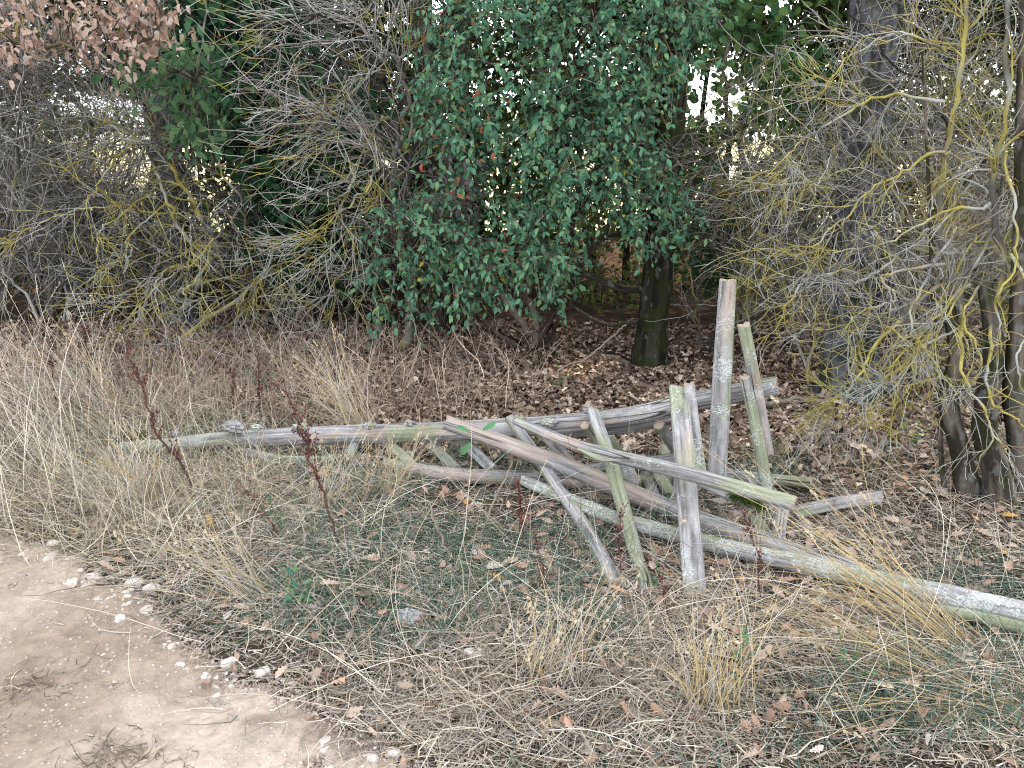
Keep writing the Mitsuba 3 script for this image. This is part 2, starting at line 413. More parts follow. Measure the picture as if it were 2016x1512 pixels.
put('dirt_track', mikit.ply((np.vstack(tv), np.vstack(tf)), 'track_dirt', smooth=True), 'pale stony dirt track in the lower left corner', kind='structure')
fx, fy = np.meshgrid(np.linspace(-600, 600, 40), np.unique(np.concatenate([np.linspace(13.5, 40, 20), np.linspace(40, 880, 12)])), indexing='xy')
ii, jj = np.meshgrid(np.arange(fx.shape[0] - 1), np.arange(39), indexing='ij')
q = np.stack([ii * 40 + jj, ii * 40 + jj + 1, (ii + 1) * 40 + jj + 1, (ii + 1) * 40 + jj], -1).reshape(-1, 4)
put('field', mikit.ply((np.stack([fx, fy, 0.10 + 0 * fx], -1).reshape(-1, 3), q), 'field_grass', smooth=True), 'sunlit pale field glimpsed behind the hedge', kind='structure')


def ground_z(p):
    p = np.asarray(p, float)
    return height(p[..., 0], p[..., 1]) - 0.035 * np.clip(-trackness(p[..., 0], p[..., 1]) / 0.25, 0, 1)


# ---------------------------------------------------------------- the broken fence
kk = [0]


def member(key, ctrl, w, mat='weathered_wood', board=None, rough=0.07, bend=0.0, parent='broken_fence', knots=0.05, label=None, rings=44, rest=1.1, **tags):
    """one log (w: diameter in metres, or a list) or board (w: width, board: thickness) through ctrl"""
    kk[0] += 1
    ctrl = np.array(ctrl, float)
    eye = np.array([0, 0, CAM_H])
    for i in range(len(ctrl)):              # what would sink into the ground lies on it instead
        for _ in range(4):
            lack = ground_z(ctrl[i]) + rest * np.max(w) / 2 - ctrl[i, 2]
            if lack > 0:
                ctrl[i] += (eye - ctrl[i]) * lack / (CAM_H - ctrl[i, 2])
    if len(ctrl) == 2:
        m = ctrl.mean(0) + np.array([0.3, 0.2, 1.0]) * bend
        ctrl = np.array([ctrl[0], m, ctrl[1]])
    w = np.atleast_1d(np.asarray(w, float))
    mb = curve_log(ctrl, w / 2, 20, rings, rough if not board else 0.035, kk[0] * 3, kk[0], None if not board else (w.max() / 2, board / 2, (-0.05, -1, 0.35)), knots=knots if not board else 0)
    return put(f'{parent}__{key}' if parent else key, mb.ply(mat, True, False), label, **tags)


F = 'broken_fence'
tag(F, 'collapsed grey picket fence with lichened rails and skewed boards on the verge', 'fence')
member('rail', [at(240, 884, 4.02), at(520, 862, 3.92), at(900, 848, 3.78), at(1200, 826, 3.62), at(1360, 792, 3.5), at(1528, 760, 3.4)], [.07, .092, .10, .098, .094, .09, .088], 'weathered_wood', label='long round top rail rising to the right')
member('rail', [at(465, 884, 4.0), at(560, 905, 3.98), at(660, 905, 3.95)], [.045, .05, .045], 'lichen_wood', label='short rail end in the grass under the top rail')
member('rail', [at(760, 912, 3.86), at(880, 934, 3.80), at(1060, 942, 3.72)], [.05, .075, .07], 'weathered_wood', label='lower rail lying in the grass')
member('rail', [at(1040, 945, 3.75), at(1180, 924, 3.68), at(1330, 905, 3.62)], [.06, .07, .068], 'weathered_wood')
member('rail', [at(1085, 955, 3.84), at(1300, 944, 3.80), at(1420, 935, 3.66), at(1596, 951, 3.5)], [.05, .055, .052], 'weathered_wood')
member('rail', [at(1130, 852, 3.74), at(1230, 842, 3.70), at(1322, 826, 3.66)], [.05, .06, .055], 'pale_wood')
member('rail', [at(1420, 925, 3.72), at(1480, 945, 3.66), at(1540, 948, 3.60)], [.04, .05, .05], 'weathered_wood')
# pickets on the near side
member('picket', [at(1004, 824, 3.66), at(1130, 1005, 3.20), at(1214, 1152, 2.76)], [.052, .06, 0.062], 'green_wood', rest=.7, label='round picket slanting down to the right into the grass')
member('picket', [at(1168, 812, 3.54), at(1205, 920, 3.2), at(1252, 1090, 2.9), at(1276, 1168, 2.66)], [.055, .062, .058, 0.056], 'weathered_wood', rest=.2, label='cracked round picket standing in the grass')
member('picket', [at(1336, 764, 3.45), at(1352, 960, 3.0), at(1368, 1168, 2.62)], 0.086, 'green_wood', 0.022, rest=0, label='broad board picket reaching the ground')
member('picket', [at(1357, 757, 3.40), at(1368, 850, 3.34), at(1381, 938, 3.26)], .048, 'lichen_wood', 0.03)
member('picket', [at(1433, 551, 3.40), at(1424, 700, 3.37), at(1411, 935, 3.30)], [.070, .082, .086], 'lichen_wood', 0.024, label='tallest upright board')
member('picket', [at(1464, 640, 3.34), at(1488, 760, 3.33), at(1512, 896, 3.32)], .05, 'lichen_wood', 0.03, label='thin lichened board leaning left at the right end')
member('picket', [at(1466, 742, 3.31), at(1492, 860, 3.29), at(1516, 1002, 3.26)], [.044, .05, .05], 'lichen_wood')
# pickets on the far side, seen from below
for a, b, c, d, w in ((765, 872, 822, 922, .05), (842, 866, 900, 925, .05), (905, 862, 972, 926, .055), (1068, 848, 1142, 935, .06), (1186, 842, 1250, 955, .07), (1262, 915, 1292, 985, .05), (1308, 880, 1312, 965, .05), (1334, 905, 1330, 990, .05), (700, 872, 690, 900, .04)):
    member('picket', [at(a, b, 3.86), at(c, d, 3.66)], w, 'green_wood', 0.03)
for a, b, c, d, w in ((1297, 836, 1330, 885, .055), (1287, 915, 1318, 970, .055), (1152, 838, 1190, 892, .045)):
    member('picket_stub', [at(a, b, 3.52), at(c, d, 3.66)], w, 'green_wood', rings=24)
# stubs of old pickets sticking up behind the top rail, grown over with lichen
for x, y, w in ((460, 841, 46), (505, 842, 26), (590, 841, 30), (345, 853, 22), (728, 838, 26), (806, 833, 24), (1082, 832, 34), (1160, 808, 26), (1022, 825, 28)):
    c = at(x, y, 3.93 - (x - 345) * 0.00042)
    r = w / 1582 * 4.1
    m = trimesh.creation.icosphere(3, 1.0)
    v = m.vertices * np.array([r * .42, r * .3, r * .25])
    v = v * (1 + 1.5 * (meshkit.fbm(m.vertices * 3.2 + x, 4, 3)[:, None] - 0.5))
    kk[0] += 1
    mb = MB().add(v + c, m.faces, uv=np.column_stack([np.arctan2(v[:, 1], v[:, 0]) * .03 + 10 * kk[0] + .1, v[:, 2]]))
    put(F + '__picket_stub', mb.ply('lichen_wood', True, False))

# loose poles and boards
member('wooden_pole', [at(878, 832, 3.52), at(1080, 905, 3.42), at(1300, 995, 3.25), at(1480, 1062, 3.10), at(1700, 1132, 2.92)], [.070, .08, .085, .09, .075], 'pale_wood', parent=None, knots=.1, bend=0,
       label='long brown pole slanting across the fence from the top rail down to the right', category='pole')
member('wooden_pole', [at(1030, 945, 3.64), at(1180, 1008, 3.36), at(1330, 1052, 3.14), at(1520, 1098, 2.95), at(1760, 1152, 2.74), at(2080, 1222, 2.50)], [.05, .062, .066, .072, .082, .085], 'crusted_wood', parent=None, knots=.2, rough=.16,
       label='pale green lichened pole lying on the ground to the right edge', category='pole')
member('wooden_pole', [at(1800, 1192, 2.72), at(1930, 1216, 2.62), at(2100, 1262, 2.50)], [.03, .045, .05], 'green_wood', parent=None, label='thin pole half buried in grass under the pale green pole at the right edge', category='pole')
member('wooden_pole', [at(1018, 829, 3.50), at(1110, 868, 3.36), at(1200, 896, 3.14), at(1345, 930, 2.96), at(1560, 990, 2.86)], [.042, .05, .055, .058, .062], 'weathered_wood', parent=None,
       label='thin cracked pole with a fresh splinter crossing in front of the broad board', category='pole')
member('splinter', [at(1142, 886, 3.17), at(1178, 902, 3.10), at(1216, 906, 3.07)], [.018, .032, .004], 'pale_wood', parent='wooden_pole_003', rings=14, label='pale fresh splinter')
member('wooden_board', [at(1566, 1008, 3.24), at(1650, 990, 3.27), at(1732, 978, 3.30)], .055, 'lichen_wood', 0.04, parent=None, label='short lichened board lying on the leaves right of the fence', category='board')
member('wooden_board', [at(1372, 942, 3.20), at(1440, 972, 3.12), at(1506, 1004, 3.06)], .06, 'green_wood', 0.03, parent=None, label='short board with a cushion of moss under the cracked pole', category='board')
member('wooden_board', [at(1478, 1006, 3.12), at(1500, 1040, 3.08), at(1522, 1072, 3.03)], .05, 'green_wood', 0.03, parent=None, label='greenish board end slanting into the ground below the moss cushion', category='board')
member('fence_post', [at(1546, 985, 3.13), at(1536, 1030, 3.08), at(1530, 1075, 3.02)], 0.055, 'weathered_wood', parent=None, rest=0, label='rotten stub of a fence post at the fence right end', category='post')
member('rail_stub', [at(1440, 1015, 3.38), at(1500, 1010, 3.36), at(1560, 1003, 3.34)], .045, 'pale_wood', parent=None, label='short brown rail piece on the leaves behind the mossy board', category='rail')


def flakes(rng, n, region, tv_tf, size, col, up=0.6):
    """n small leaves or tufts around given points"""
    p = region[rng.integers(0, len(region), n)]
    return place(*tv_tf, p, rng.normal(0, 1, (n, 3)), rng.normal(0, 1, (n, 3)) + [0, 0, up], size, col)


rng = np.random.default_rng(40)
pts = spline([at(1436, 972, 3.10), at(1470, 985, 3.06), at(1506, 1000, 3.03)], 60)
pts = np.repeat(pts, 14, 0) + rng.normal(0, 1, (840, 3)) * [.008, .012, .014]
n = len(pts)
blades = grow(rng, pts, rng.normal(0, .6, (n, 3)) + [0, -.5, .2], np.full(n, .016), 2, .3)
put('wooden_board_001__moss', MB().add(*ribbons(blades, np.full((n, 3), .004) * [1, .8, .2], np.array((.05, .085, .02)) * rng.uniform(.5, 1.7, (n, 1, 1)), rng)).ply('straw_tone'), 'dark green moss cushion', kind='stuff')

pts = spline([at(215, 870, 4.06), at(250, 864, 4.03), at(285, 856, 4.0)], 60)
pts = np.repeat(pts, 16, 0) + rng.normal(0, 1, (960, 3)) * [.008, .018, .012]
n = len(pts)
blades = grow(rng, pts, rng.normal(0, .6, (n, 3)) + [0, -.3, .6], np.full(n, .02), 2, .3)
put('broken_fence__moss', MB().add(*ribbons(blades, np.full((n, 3), .004) * [1, .8, .2], np.array((.10, .11, .03)) * rng.uniform(.5, 1.7, (n, 1, 1)), rng)).ply('straw_tone'), 'olive moss cushion at the left end of the top rail', kind='stuff')

# bright green oak leaves caught on the pole
for (x, y, s, a, which) in ((930, 868, .085, -2.3, 'lowest'), (948, 848, .07, .6, 'rightmost'), (925, 850, .06, 2.6, 'upper left')):
    c = at(x, y, 3.40)
    ov = MB().add(OAK[0][0] * 1.0, OAK[0][1], (.16, .34, .17))
    put('green_oak_leaf', {**ov.ply('leaf_tone', True), 'to_world': frame(c, (math.cos(a), -.3, math.sin(a)), (.1, -1, .3), s)}, f'fresh pale green oak leaf caught on the long brown pole, the {which} of three', 'leaf', 'green oak leaves caught on the pole')

# ---------------------------------------------------------------- trees and shrubs
GREY, TAN, YELL, PALE = np.array((.27, .25, .23)), np.array((.18, .145, .12)), np.array((.33, .29, .095)), np.array((.36, .365, .33))


def twig_colour(p, rng, lichen, base=GREY, spread=0.25):
    """grey twigs, overgrown with yellow and pale lichen where the noise says"""
    N, n, _ = p.shape
    c = np.minimum(base * np.exp(rng.normal(-.42, .6, (N, 1, 1))), .5) * np.ones((1, n, 1))
    m = meshkit.fbm(p * 3.1, 2, 6) + 0.35 * (meshkit.noise(p * 30, 9) - 0.5)
    k = np.clip((m + .25 * (meshkit.noise(p * 70, 19) - .5) - (1 - lichen)) / 0.10, 0, 1)[..., None]
    tone = YELL * (0.45 + 1.1 * meshkit.noise(p * 45, 4)[..., None])
    tone = tone + (PALE - tone) * np.clip((meshkit.noise(p * 9, 14)[..., None] - .52) / .1, 0, 1)
    return c + (tone - c) * k


def limb_path(ctrl, n, rng, amp):
    P = spline(ctrl, n)
    L = np.linalg.norm(np.diff(P, axis=0), axis=1).sum()
    w = np.cumsum(rng.normal(0, 1, (n, 3)), 0) * amp * L / n
    w -= np.linspace(0, 1, n)[:, None] * w[-1]
    return P + w - w[0]


def bare_shrub(key, label, limbs, seed, lichen=0.5, per=9, sub=(4, 4), l1=0.55, l2=0.28, wander=0.16, trop=(0, 0, -.03), base=GREY, group=None, rmin=0.0027, stem_mat=None, category='shrub', t0=.15, fat=1.0, amp=.5):
    """limbs: (control points, radius at the start, at the end). Each limb and its larger side branches are parts; the fine twigs are one part."""
    rng = np.random.default_rng(seed)
    key = name(key)
    tag(key, label, category, group)
    tw = MB()
    boughs = 0
    for ctrl, r0, r1, *few in limbs:
        few = few[0] if few else 1.0
        r0, r1 = r0 * fat, r1 * fat
        n = max(10, 7 * len(ctrl))
        P = limb_path(ctrl, n, rng, amp)[None]
        R = lerp([r0], [r1], n)
        L = np.linalg.norm(np.diff(P[0], axis=0), axis=1).sum()
        mb = MB().add(*tubes(P, R * (1 + .12 * rng.normal(0, 1, R.shape)), 7, twig_colour(P, rng, lichen - (.12 if r0 > .012 else 0), base * (.6 if r0 > .012 else .9))))
        put(key + ('__stem' if r0 > .014 else '__branch'), mb.ply('bark_tone', True))
        npr = max(3, int(per * few * max(.5, L / 1.2)))
        p, d, r, t = spawn(rng, P, R, npr, t0, 1.0, (.35, 1.1))
        ln = l1 * rng.uniform(.4, 1.2, len(p)) * (1 - .45 * t)
        a = grow(rng, p, d, ln, 8, wander, trop)
        ra = lerp(np.minimum(r * .6, .009) * rng.uniform(.6, 1, len(p)), np.full(len(p), rmin), 9)
        big = np.argsort(-ln)[:max(2, npr // 4)] if boughs < 40 else []
        for i in big:
            boughs += 1
            put(key + '__branch', MB().add(*tubes(a[i:i + 1], ra[i:i + 1], 5, twig_colour(a[i:i + 1], rng, lichen, base))).ply('bark_tone', True))
        rest = np.setdiff1d(np.arange(len(p)), big)
        if len(rest):
            tw.add(*tubes(a[rest], ra[rest], 4, twig_colour(a[rest], rng, lichen, base)))
        p, d, r, t = spawn(rng, a, ra, sub[0] if few == 1 else 2, .12, 1.0, (.3, 1.0))
        b = grow(rng, p, d, l2 * rng.uniform(.4, 1.5, len(p)), 6, wander, trop)
        rb = lerp(np.maximum(r * .7, rmin), np.full(len(p), rmin * .75), 7)
        tw.add(*tubes(b, rb, 3, twig_colour(b, rng, lichen - .08, base * 1.1)))
        if sub[1]:
            p, d, r, t = spawn(rng, b, rb, sub[1], .15, 1.0, (.3, 1.0))
            c = grow(rng, p, d, l2 * .5 * rng.uniform(.4, 1.3, len(p)), 4, wander * 1.1, trop)
            rc = lerp(np.maximum(r * .75, rmin * .7), np.full(len(p), rmin * .6), 5)
            tw.add(*tubes(c, rc, 3, twig_colour(c, rng, lichen - .14, base * 1.25)))
    k = put(key + '__twigs', tw.ply('bark_tone', True), kind='stuff')
    return key


def A(*q):
    return [at(*p) for p in q]


# left: lichened shrub with yellow branches that hang down
bare_shrub('lichen_shrub', 'bare shrub with hanging yellow lichened branches behind the tall grass on the left', [
    ([(-2.75, 6.5, 0), *A((500, 550, 6.4), (440, 450, 6.3), (394, 383, 6.2), (330, 300, 6.2), (300, 180, 6.3))], .035, .012),
    ([(-2.6, 6.6, 0), *A((520, 600, 6.4), (478, 470, 6.3), (440, 300, 6.2), (410, 100, 6.2), (390, -80, 6.3))], .018, .01),
    ([(-3.1, 6.6, 0), *A((400, 560, 6.3), (330, 420, 6.2), (280, 300, 6.2), (200, 250, 6.2))], .025, .01),
    (A((428, 405, 6.2), (450, 440, 6.0), (467, 467, 5.9), (462, 510, 5.85)), .012, .005),
    (A((440, 450, 6.2), (383, 533, 5.7), (344, 536, 5.6), (308, 558, 5.5), (278, 620, 5.45), (269, 650, 5.4)), .012, .005),
    (A((344, 536, 5.6), (308, 558, 5.5), (314, 617, 5.42), (325, 661, 5.4)), .010, .004),
    (A((420, 470, 6.0), (378, 558, 5.6), (361, 605, 5.5), (361, 664, 5.45)), .012, .006),
    (A((300, 380, 6.2), (197, 433, 5.9), (180, 478, 5.8), (192, 540, 5.7)), .012, .004),
    (A((330, 400, 6.2), (264, 461, 5.9), (267, 494, 5.8), (244, 540, 5.7)), .010, .004),
    (A((600, 500, 6.2), (522, 541, 5.7), (478, 592, 5.6), (469, 667, 5.5)), .010, .004),
    (A((394, 400, 6.2), (375, 467, 5.8), (369, 500, 5.75), (389, 535, 5.7)), .009, .004),
    (A((240, 300, 6.2), (194, 358, 5.9), (172, 389, 5.8), (169, 430, 5.7)), .010, .004),
    (A((440, 560, 5.9), (400, 590, 5.7), (330, 640, 5.5)), .007, .003),
    (A((330, 420, 6.2), (200, 400, 6.0), (90, 430, 5.8), (20, 500, 5.7)), .010, .004),
    (A((520, 440, 6.2), (540, 520, 5.8), (500, 580, 5.7), (510, 640, 5.6)), .009, .003),
], 11, lichen=.70, per=8, sub=(4, 2), l1=.55, l2=.34, wander=.10, trop=(0, -.01, -.05), rmin=.003, fat=.75, amp=.3)

# far left: grey tangle
for s, (x0, lab) in enumerate(((-20, 'dense grey bare shrub at the left edge of the frame'), (200, 'dense grey bare shrub with sky showing through, left of the lichened one'), (600, 'dark bare shrub between the lichened and the green shrub'))):
    r_ = np.random.default_rng(60 + s)
    limbs = []
    for i in range(20):
        x = x0 + r_.uniform(-140, 160)
        top = r_.uniform(-80, 330)
        Yb = (6.8, 7.3, 6.9)[s] + r_.uniform(-.5, .9)
        b0 = at(x, 640, Yb)
        limbs.append(([(b0[0], Yb, 0), at(x + r_.uniform(-40, 40), 500, Yb), at(x + r_.uniform(-110, 90), (500 + top) / 2, Yb - .1), at(x + r_.uniform(-200, 130), top, Yb - r_.uniform(0, .8))], r_.uniform(.009, .017), .004))
    bare_shrub('tangled_shrub', lab, limbs, 70 + s, lichen=.36, per=9, sub=(4, 2), l1=.75, l2=.45, wander=.085, trop=(-.02, -.01, -.01), base=GREY * (1.3, 1.2, .8)[s], amp=.35, rmin=.003)

# centre-left: shoots arching over to the left
L1 = []
for q in (((820, 620, 6.0), (790, 420, 5.9), (780, 200, 5.8), (740, 90, 5.6), (640, 30, 5.4)),
          ((815, 600, 6.0), (800, 380, 5.8), (760, 250, 5.6), (690, 180, 5.4), (600, 190, 5.3)),
          ((790, 480, 5.9), (775, 310, 5.6), (740, 310, 5.5), (690, 350, 5.4), (650, 430, 5.4)),
          ((800, 400, 5.9), (760, 330, 5.6), (720, 370, 5.4), (680, 430, 5.3), (640, 480, 5.3)),
          ((800, 300, 5.8), (770, 240, 5.6), (700, 250, 5.5), (620, 250, 5.4), (560, 270, 5.3)),
          ((790, 200, 5.8), (760, 100, 5.7), (720, 30, 5.6), (690, -40, 5.6)),
          ((795, 300, 5.8), (790, 100, 5.7), (770, -60, 5.7)),
          ((780, 200, 5.8), (700, 110, 5.5), (600, 100, 5.3), (540, 120, 5.3)),
          ((790, 350, 5.8), (740, 260, 5.6), (660, 240, 5.4), (580, 300, 5.3)),
          ((770, 150, 5.7), (690, 60, 5.5), (610, 30, 5.4), (560, 60, 5.3)),
          ((780, 480, 5.9), (730, 420, 5.6), (680, 470, 5.4), (640, 560, 5.4)),
          ((800, 560, 5.9), (750, 480, 5.6), (700, 520, 5.5), (680, 620, 5.4))):
    L1.append((A(*q), .013, .003))
L1[0] = ([(-0.85, 6.05, 0)] + L1[0][0], .03, .006)
bare_shrub('arching_shrub', 'bare shrub left of the green one whose pale shoots arch over to the left', L1, 31, lichen=.54, per=9, sub=(4, 2), l1=.6, l2=.34, wander=.07, trop=(-.05, -.02, -.01), base=GREY * 1.35, rmin=.003)

# right: lichened elder with two near trunks and hanging yellow branches
E = name('elder_shrub')
COUNT['elder_shrub'] = 0
ekey = bare_shrub('elder_shrub', 'bare shrub with two dark trunks and yellow lichened branches at the right edge', [
    (A((1890, 700, 3.5), (1860, 600, 3.6), (1845, 400, 3.7), (1870, 200, 3.7), (1880, -60, 3.8)), .022, .012),
    (A((1955, 700, 3.4), (1940, 560, 3.5), (1960, 300, 3.5), (1990, -60, 3.6)), .022, .013),
    (A((1900, 500, 3.6), (1800, 500, 3.7), (1690, 559, 3.7), (1619, 555, 3.6), (1567, 587, 3.5), (1528, 660, 3.5)), .013, .004),
    (A((1860, 520, 3.6), (1734, 535, 3.6), (1762, 587, 3.5), (1726, 598, 3.5), (1679, 622, 3.45), (1659, 655, 3.4)), .010, .004),
    (A((1850, 560, 3.6), (1754, 638, 3.5), (1698, 698, 3.45), (1667, 753, 3.4), (1632, 792, 3.4)), .012, .004),
    (A((1740, 640, 3.5), (1778, 674, 3.4), (1798, 713, 3.35), (1800, 770, 3.3)), .009, .004),
    (A((1900, 640, 3.5), (1800, 700, 3.4), (1738, 753, 3.35), (1698, 785, 3.3), (1688, 818, 3.3)), .009, .003),
    (A((1790, 720, 3.4), (1738, 753, 3.35), (1764, 757, 3.3), (1766, 790, 3.3)), .007, .003),
    (A((1890, 600, 3.5), (1897, 717, 3.2), (1933, 797, 3.15), (1952, 856, 3.1), (1913, 940, 3.1)), .010, .003, .4),
    (A((1950, 640, 3.4), (1952, 757, 3.2), (1988, 813, 3.1), (2030, 845, 3.1)), .010, .004, .4),
    (A((1952, 856, 3.1), (1985, 885, 3.1), (1996, 910, 3.1)), .006, .003, .4),
    (A((1910, 560, 3.5), (1853, 622, 3.4), (1817, 678, 3.35), (1800, 740, 3.3)), .010, .004),
    (A((1960, 450, 3.5), (1873, 610, 3.4), (1841, 590, 3.4), (1790, 560, 3.4)), .009, .003),
    (A((1870, 300, 3.7), (1760, 330, 3.7), (1660, 420, 3.6), (1560, 500, 3.5)), .011, .003),
    (A((1860, 200, 3.7), (1740, 190, 3.7), (1600, 260, 3.7), (1510, 350, 3.6)), .011, .003),
    (A((1950, 400, 3.5), (1860, 420, 3.5), (1740, 480, 3.5), (1640, 500, 3.5)), .010, .003),
    (A((1980, 300, 3.5), (2000, 480, 3.3), (1960, 600, 3.2), (1970, 700, 3.2)), .010, .003, .4),
    (A((1860, 100, 3.7), (1780, 60, 3.7), (1690, 100, 3.7), (1620, 180, 3.6)), .010, .003),
    (A((1990, 500, 3.4), (2030, 620, 3.2), (2000, 720, 3.1), (2020, 800, 3.1)), .009, .003, .4),
    (A((1880, 450, 3.6), (1800, 620, 3.4), (1850, 720, 3.3), (1870, 800, 3.25)), .009, .003, .4),
    (A((1930, 560, 3.5), (1900, 640, 3.3), (1930, 720, 3.2), (1900, 780, 3.2)), .008, .003, .4),
], 41, lichen=.68, per=14, sub=(4, 2), l1=.40, l2=.22, wander=.12, trop=(-.03, -.01, -.025), rmin=.0019, fat=.75, base=GREY * 1.25, amp=.25)
put(ekey + '__trunk', curve_log(A((1905, 985, 3.42), (1893, 900, 3.44), (1868, 790, 3.46), (1885, 690, 3.5), (1862, 590, 3.6)), [.062, .045, .042, .036, .03], 14, 40, .12, 3, 61, knots=.2).ply('brown_bark', True, False), 'slim dark trunk bending to the left')
put(ekey + '__trunk', curve_log(A((1968, 1005, 3.36), (1962, 930, 3.37), (1938, 840, 3.38), (1955, 690, 3.4), (1940, 560, 3.5)), [.085, .055, .05, .042, .032], 14, 40, .14, 5, 62, knots=.2).ply('brown_bark', True, False), 'thicker dark trunk with a flared foot')
put(ekey + '__trunk', curve_log(A((2012, 1000, 3.40), (2006, 880, 3.4), (1996, 760, 3.42), (2010, 560, 3.45), (2020, 200, 3.5), (2030, -200, 3.6)), [.06, .048, .044, .04, .036, .03], 14, 50, .14, 7, 63, knots=.2).ply('brown_bark', True, False))
put('sapling', curve_log(A((1862, 985, 3.48), (1853, 900, 3.5), (1850, 780, 3.55), (1838, 620, 3.6), (1830, 400, 3.7), (1815, 100, 3.8)), [.014, .011, .010, .009, .008, .004], 8, 40, .1, 9, 64).ply('brown_bark', True, False), 'thin straight sapling left of the slim dark trunk', 'sapling')

# right: tangled shrubs behind
for s, (x0, lab) in enumerate(((1500, 'tangled bare shrub behind the tallest fence board'), (1740, 'tangled bare shrub hiding the oak trunk'), (1960, 'tangled bare shrub with upright stems behind the right trunks'))):
    r_ = np.random.default_rng(160 + s)
    limbs = []
    for i in range((17, 15, 17)[s]):
        x = x0 + r_.uniform(-130, 130)
        top = r_.uniform(-80, 420) if s else r_.uniform(150, 450)
        Yb = (6.0, 4.75, 5.3)[s] + r_.uniform(-.3, .6)
        b0 = at(x, 640, Yb)
        limbs.append(([(b0[0], Yb, 0), at(x + r_.uniform(-40, 40), 560, Yb), at(x + r_.uniform(-110, 110), (480 + top) / 2, Yb - .1), at(x + r_.uniform(-180, 150), top, Yb - r_.uniform(0, .8))], r_.uniform(.007, .014), .003))
    bare_shrub('tangled_shrub', lab, limbs, 170 + s, lichen=.54, per=8, sub=(4, 2), l1=.6, l2=.36, wander=.13, trop=(0, -.01, -.02), base=GREY * 1.1, amp=.3, rmin=.0024)


# trees with trunks
SUNDIR = unit(np.array(SUN))
CLEARINGS = [(gnd(1720, 905), .55), (gnd(1600, 905), .3), (gnd(1850, 930), .25), (gnd(1500, 880), .25), (gnd(1130, 745), .35), (gnd(1250, 790), .2)]
def tree(key, label, base, r, lean, h, mat, seed, r_top=.6, limbs=(), crown=None, category='tree', group=None, flare=1.5):
    key = name(key)
    tag(key, label, category, group)
    b = np.array([*base, ground_z(np.array([*base, 0.0])) - .05])
    c = [b + np.array(lean) * t + [0, 0, h * t] for t in (0, .06, .3, .6, 1)]
    put(key + '__trunk', curve_log(c, np.array([r * flare, r * 1.12, r, r * .9, r * r_top]), 20, 60, .1, seed, 80 + seed % 50, knots=.15).ply(mat, True, False))
    rng = np.random.default_rng(seed)
    for ctrl, r0, r1 in limbs:
        put(key + '__limb', curve_log(ctrl, [r0, r1], 9, 26, .14, seed + 1, 90, knots=.3).ply(mat, True, False))
    if crown:
        (cx, cy, cz), (ax, ay, az), n, size, tone = crown
        u = unit(rng.normal(0, 1, (90, 3))) * rng.uniform(.1, 1, (90, 1)) ** .5
        p = (u[rng.integers(0, 90, n)] + rng.normal(0, .2, (n, 3))) * [ax, ay, az] + [cx, cy, cz]
        p = p[p[:, 2] > 2.5]
        for f0, fr in CLEARINGS:            # gaps in the canopy
            w = p - f0
            p = p[np.linalg.norm(w - (w @ SUNDIR)[:, None] * SUNDIR, axis=1) > fr * rng.uniform(.5, 1.2, len(p))]
        col = np.array(tone) * rng.uniform(.6, 1.5, (len(p), 1))
        put(key + '__crown', MB().add(*place(*QUADLEAF, p, rng.normal(0, 1, p.shape) - [0, 0, .5], rng.normal(0, 1, p.shape) + [0, 0, .8], size * rng.uniform(.6, 1.3, len(p)), col)).ply('leaf_tone'), kind='stuff')
    return key


DG = (.045, .085, .03)
tree('oak_tree', 'stout grey oak trunk behind the yellow branches on the right', (2.16, 4.92), .14, (-.35, .1, 0), 7.5, 'grey_bark', 21, crown=((2.6, 7.8, 5.9), (3.0, 2.5, 3.1), 12000, .16, DG))
tree('mossy_tree', 'dark mossy trunk behind the fence left of the tallest board', (1.02, 5.75), .10, (.25, .3, 0), 6.5, 'mossy_bark', 22,
     limbs=[(A((1290, 560, 5.85), (1230, 570, 5.7), (1150, 540, 5.6), (1100, 560, 5.5)), .035, .012), (A((1300, 480, 5.9), (1380, 330, 5.9), (1430, 270, 5.9), (1500, 230, 5.8)), .035, .015), (A((1290, 620, 5.8), (1200, 640, 5.7), (1120, 600, 5.6)), .02, .008)],
     crown=((1.0, 8.4, 5.9), (2.7, 2.5, 3.0), 10000, .15, DG))
tree('dark_tree', 'pair of dark trunks in the shade below the green shrub, the left one', (-.66, 6.75), .085, (-.1, .2, 0), 6.5, 'mossy_bark', 23, crown=((-.8, 8.6, 5.6), (2.6, 2.4, 2.5), 7000, .15, DG))
tree('dark_tree', 'pair of dark trunks in the shade below the green shrub, the right one', (-.50, 6.9), .06, (.25, .2, 0), 5.5, 'mossy_bark', 24)
tree('dark_tree', 'dark trunk left of the pair below the green shrub', (-1.15, 7.0), .075, (-.15, .2, 0), 6, 'mossy_bark', 25, crown=((-3.0, 8.8, 5.6), (2.8, 2.4, 2.6), 8000, .15, DG))
tree('dark_tree', 'dark trunk at the right end of the hedge behind the elder', (5.2, 7.2), .12, (.1, .2, 0), 8, 'grey_bark', 27, crown=((4.9, 9.4, 6.0), (2.8, 2.6, 3.2), 9000, .16, DG))
tree('dark_tree', 'dark trunk behind the hanging yellow branches on the left', (-3.05, 7.3), .12, (.1, .2, 0), 7, 'grey_bark', 26, crown=((-5.4, 8.8, 5.4), (2.8, 2.4, 2.8), 8000, .15, DG))

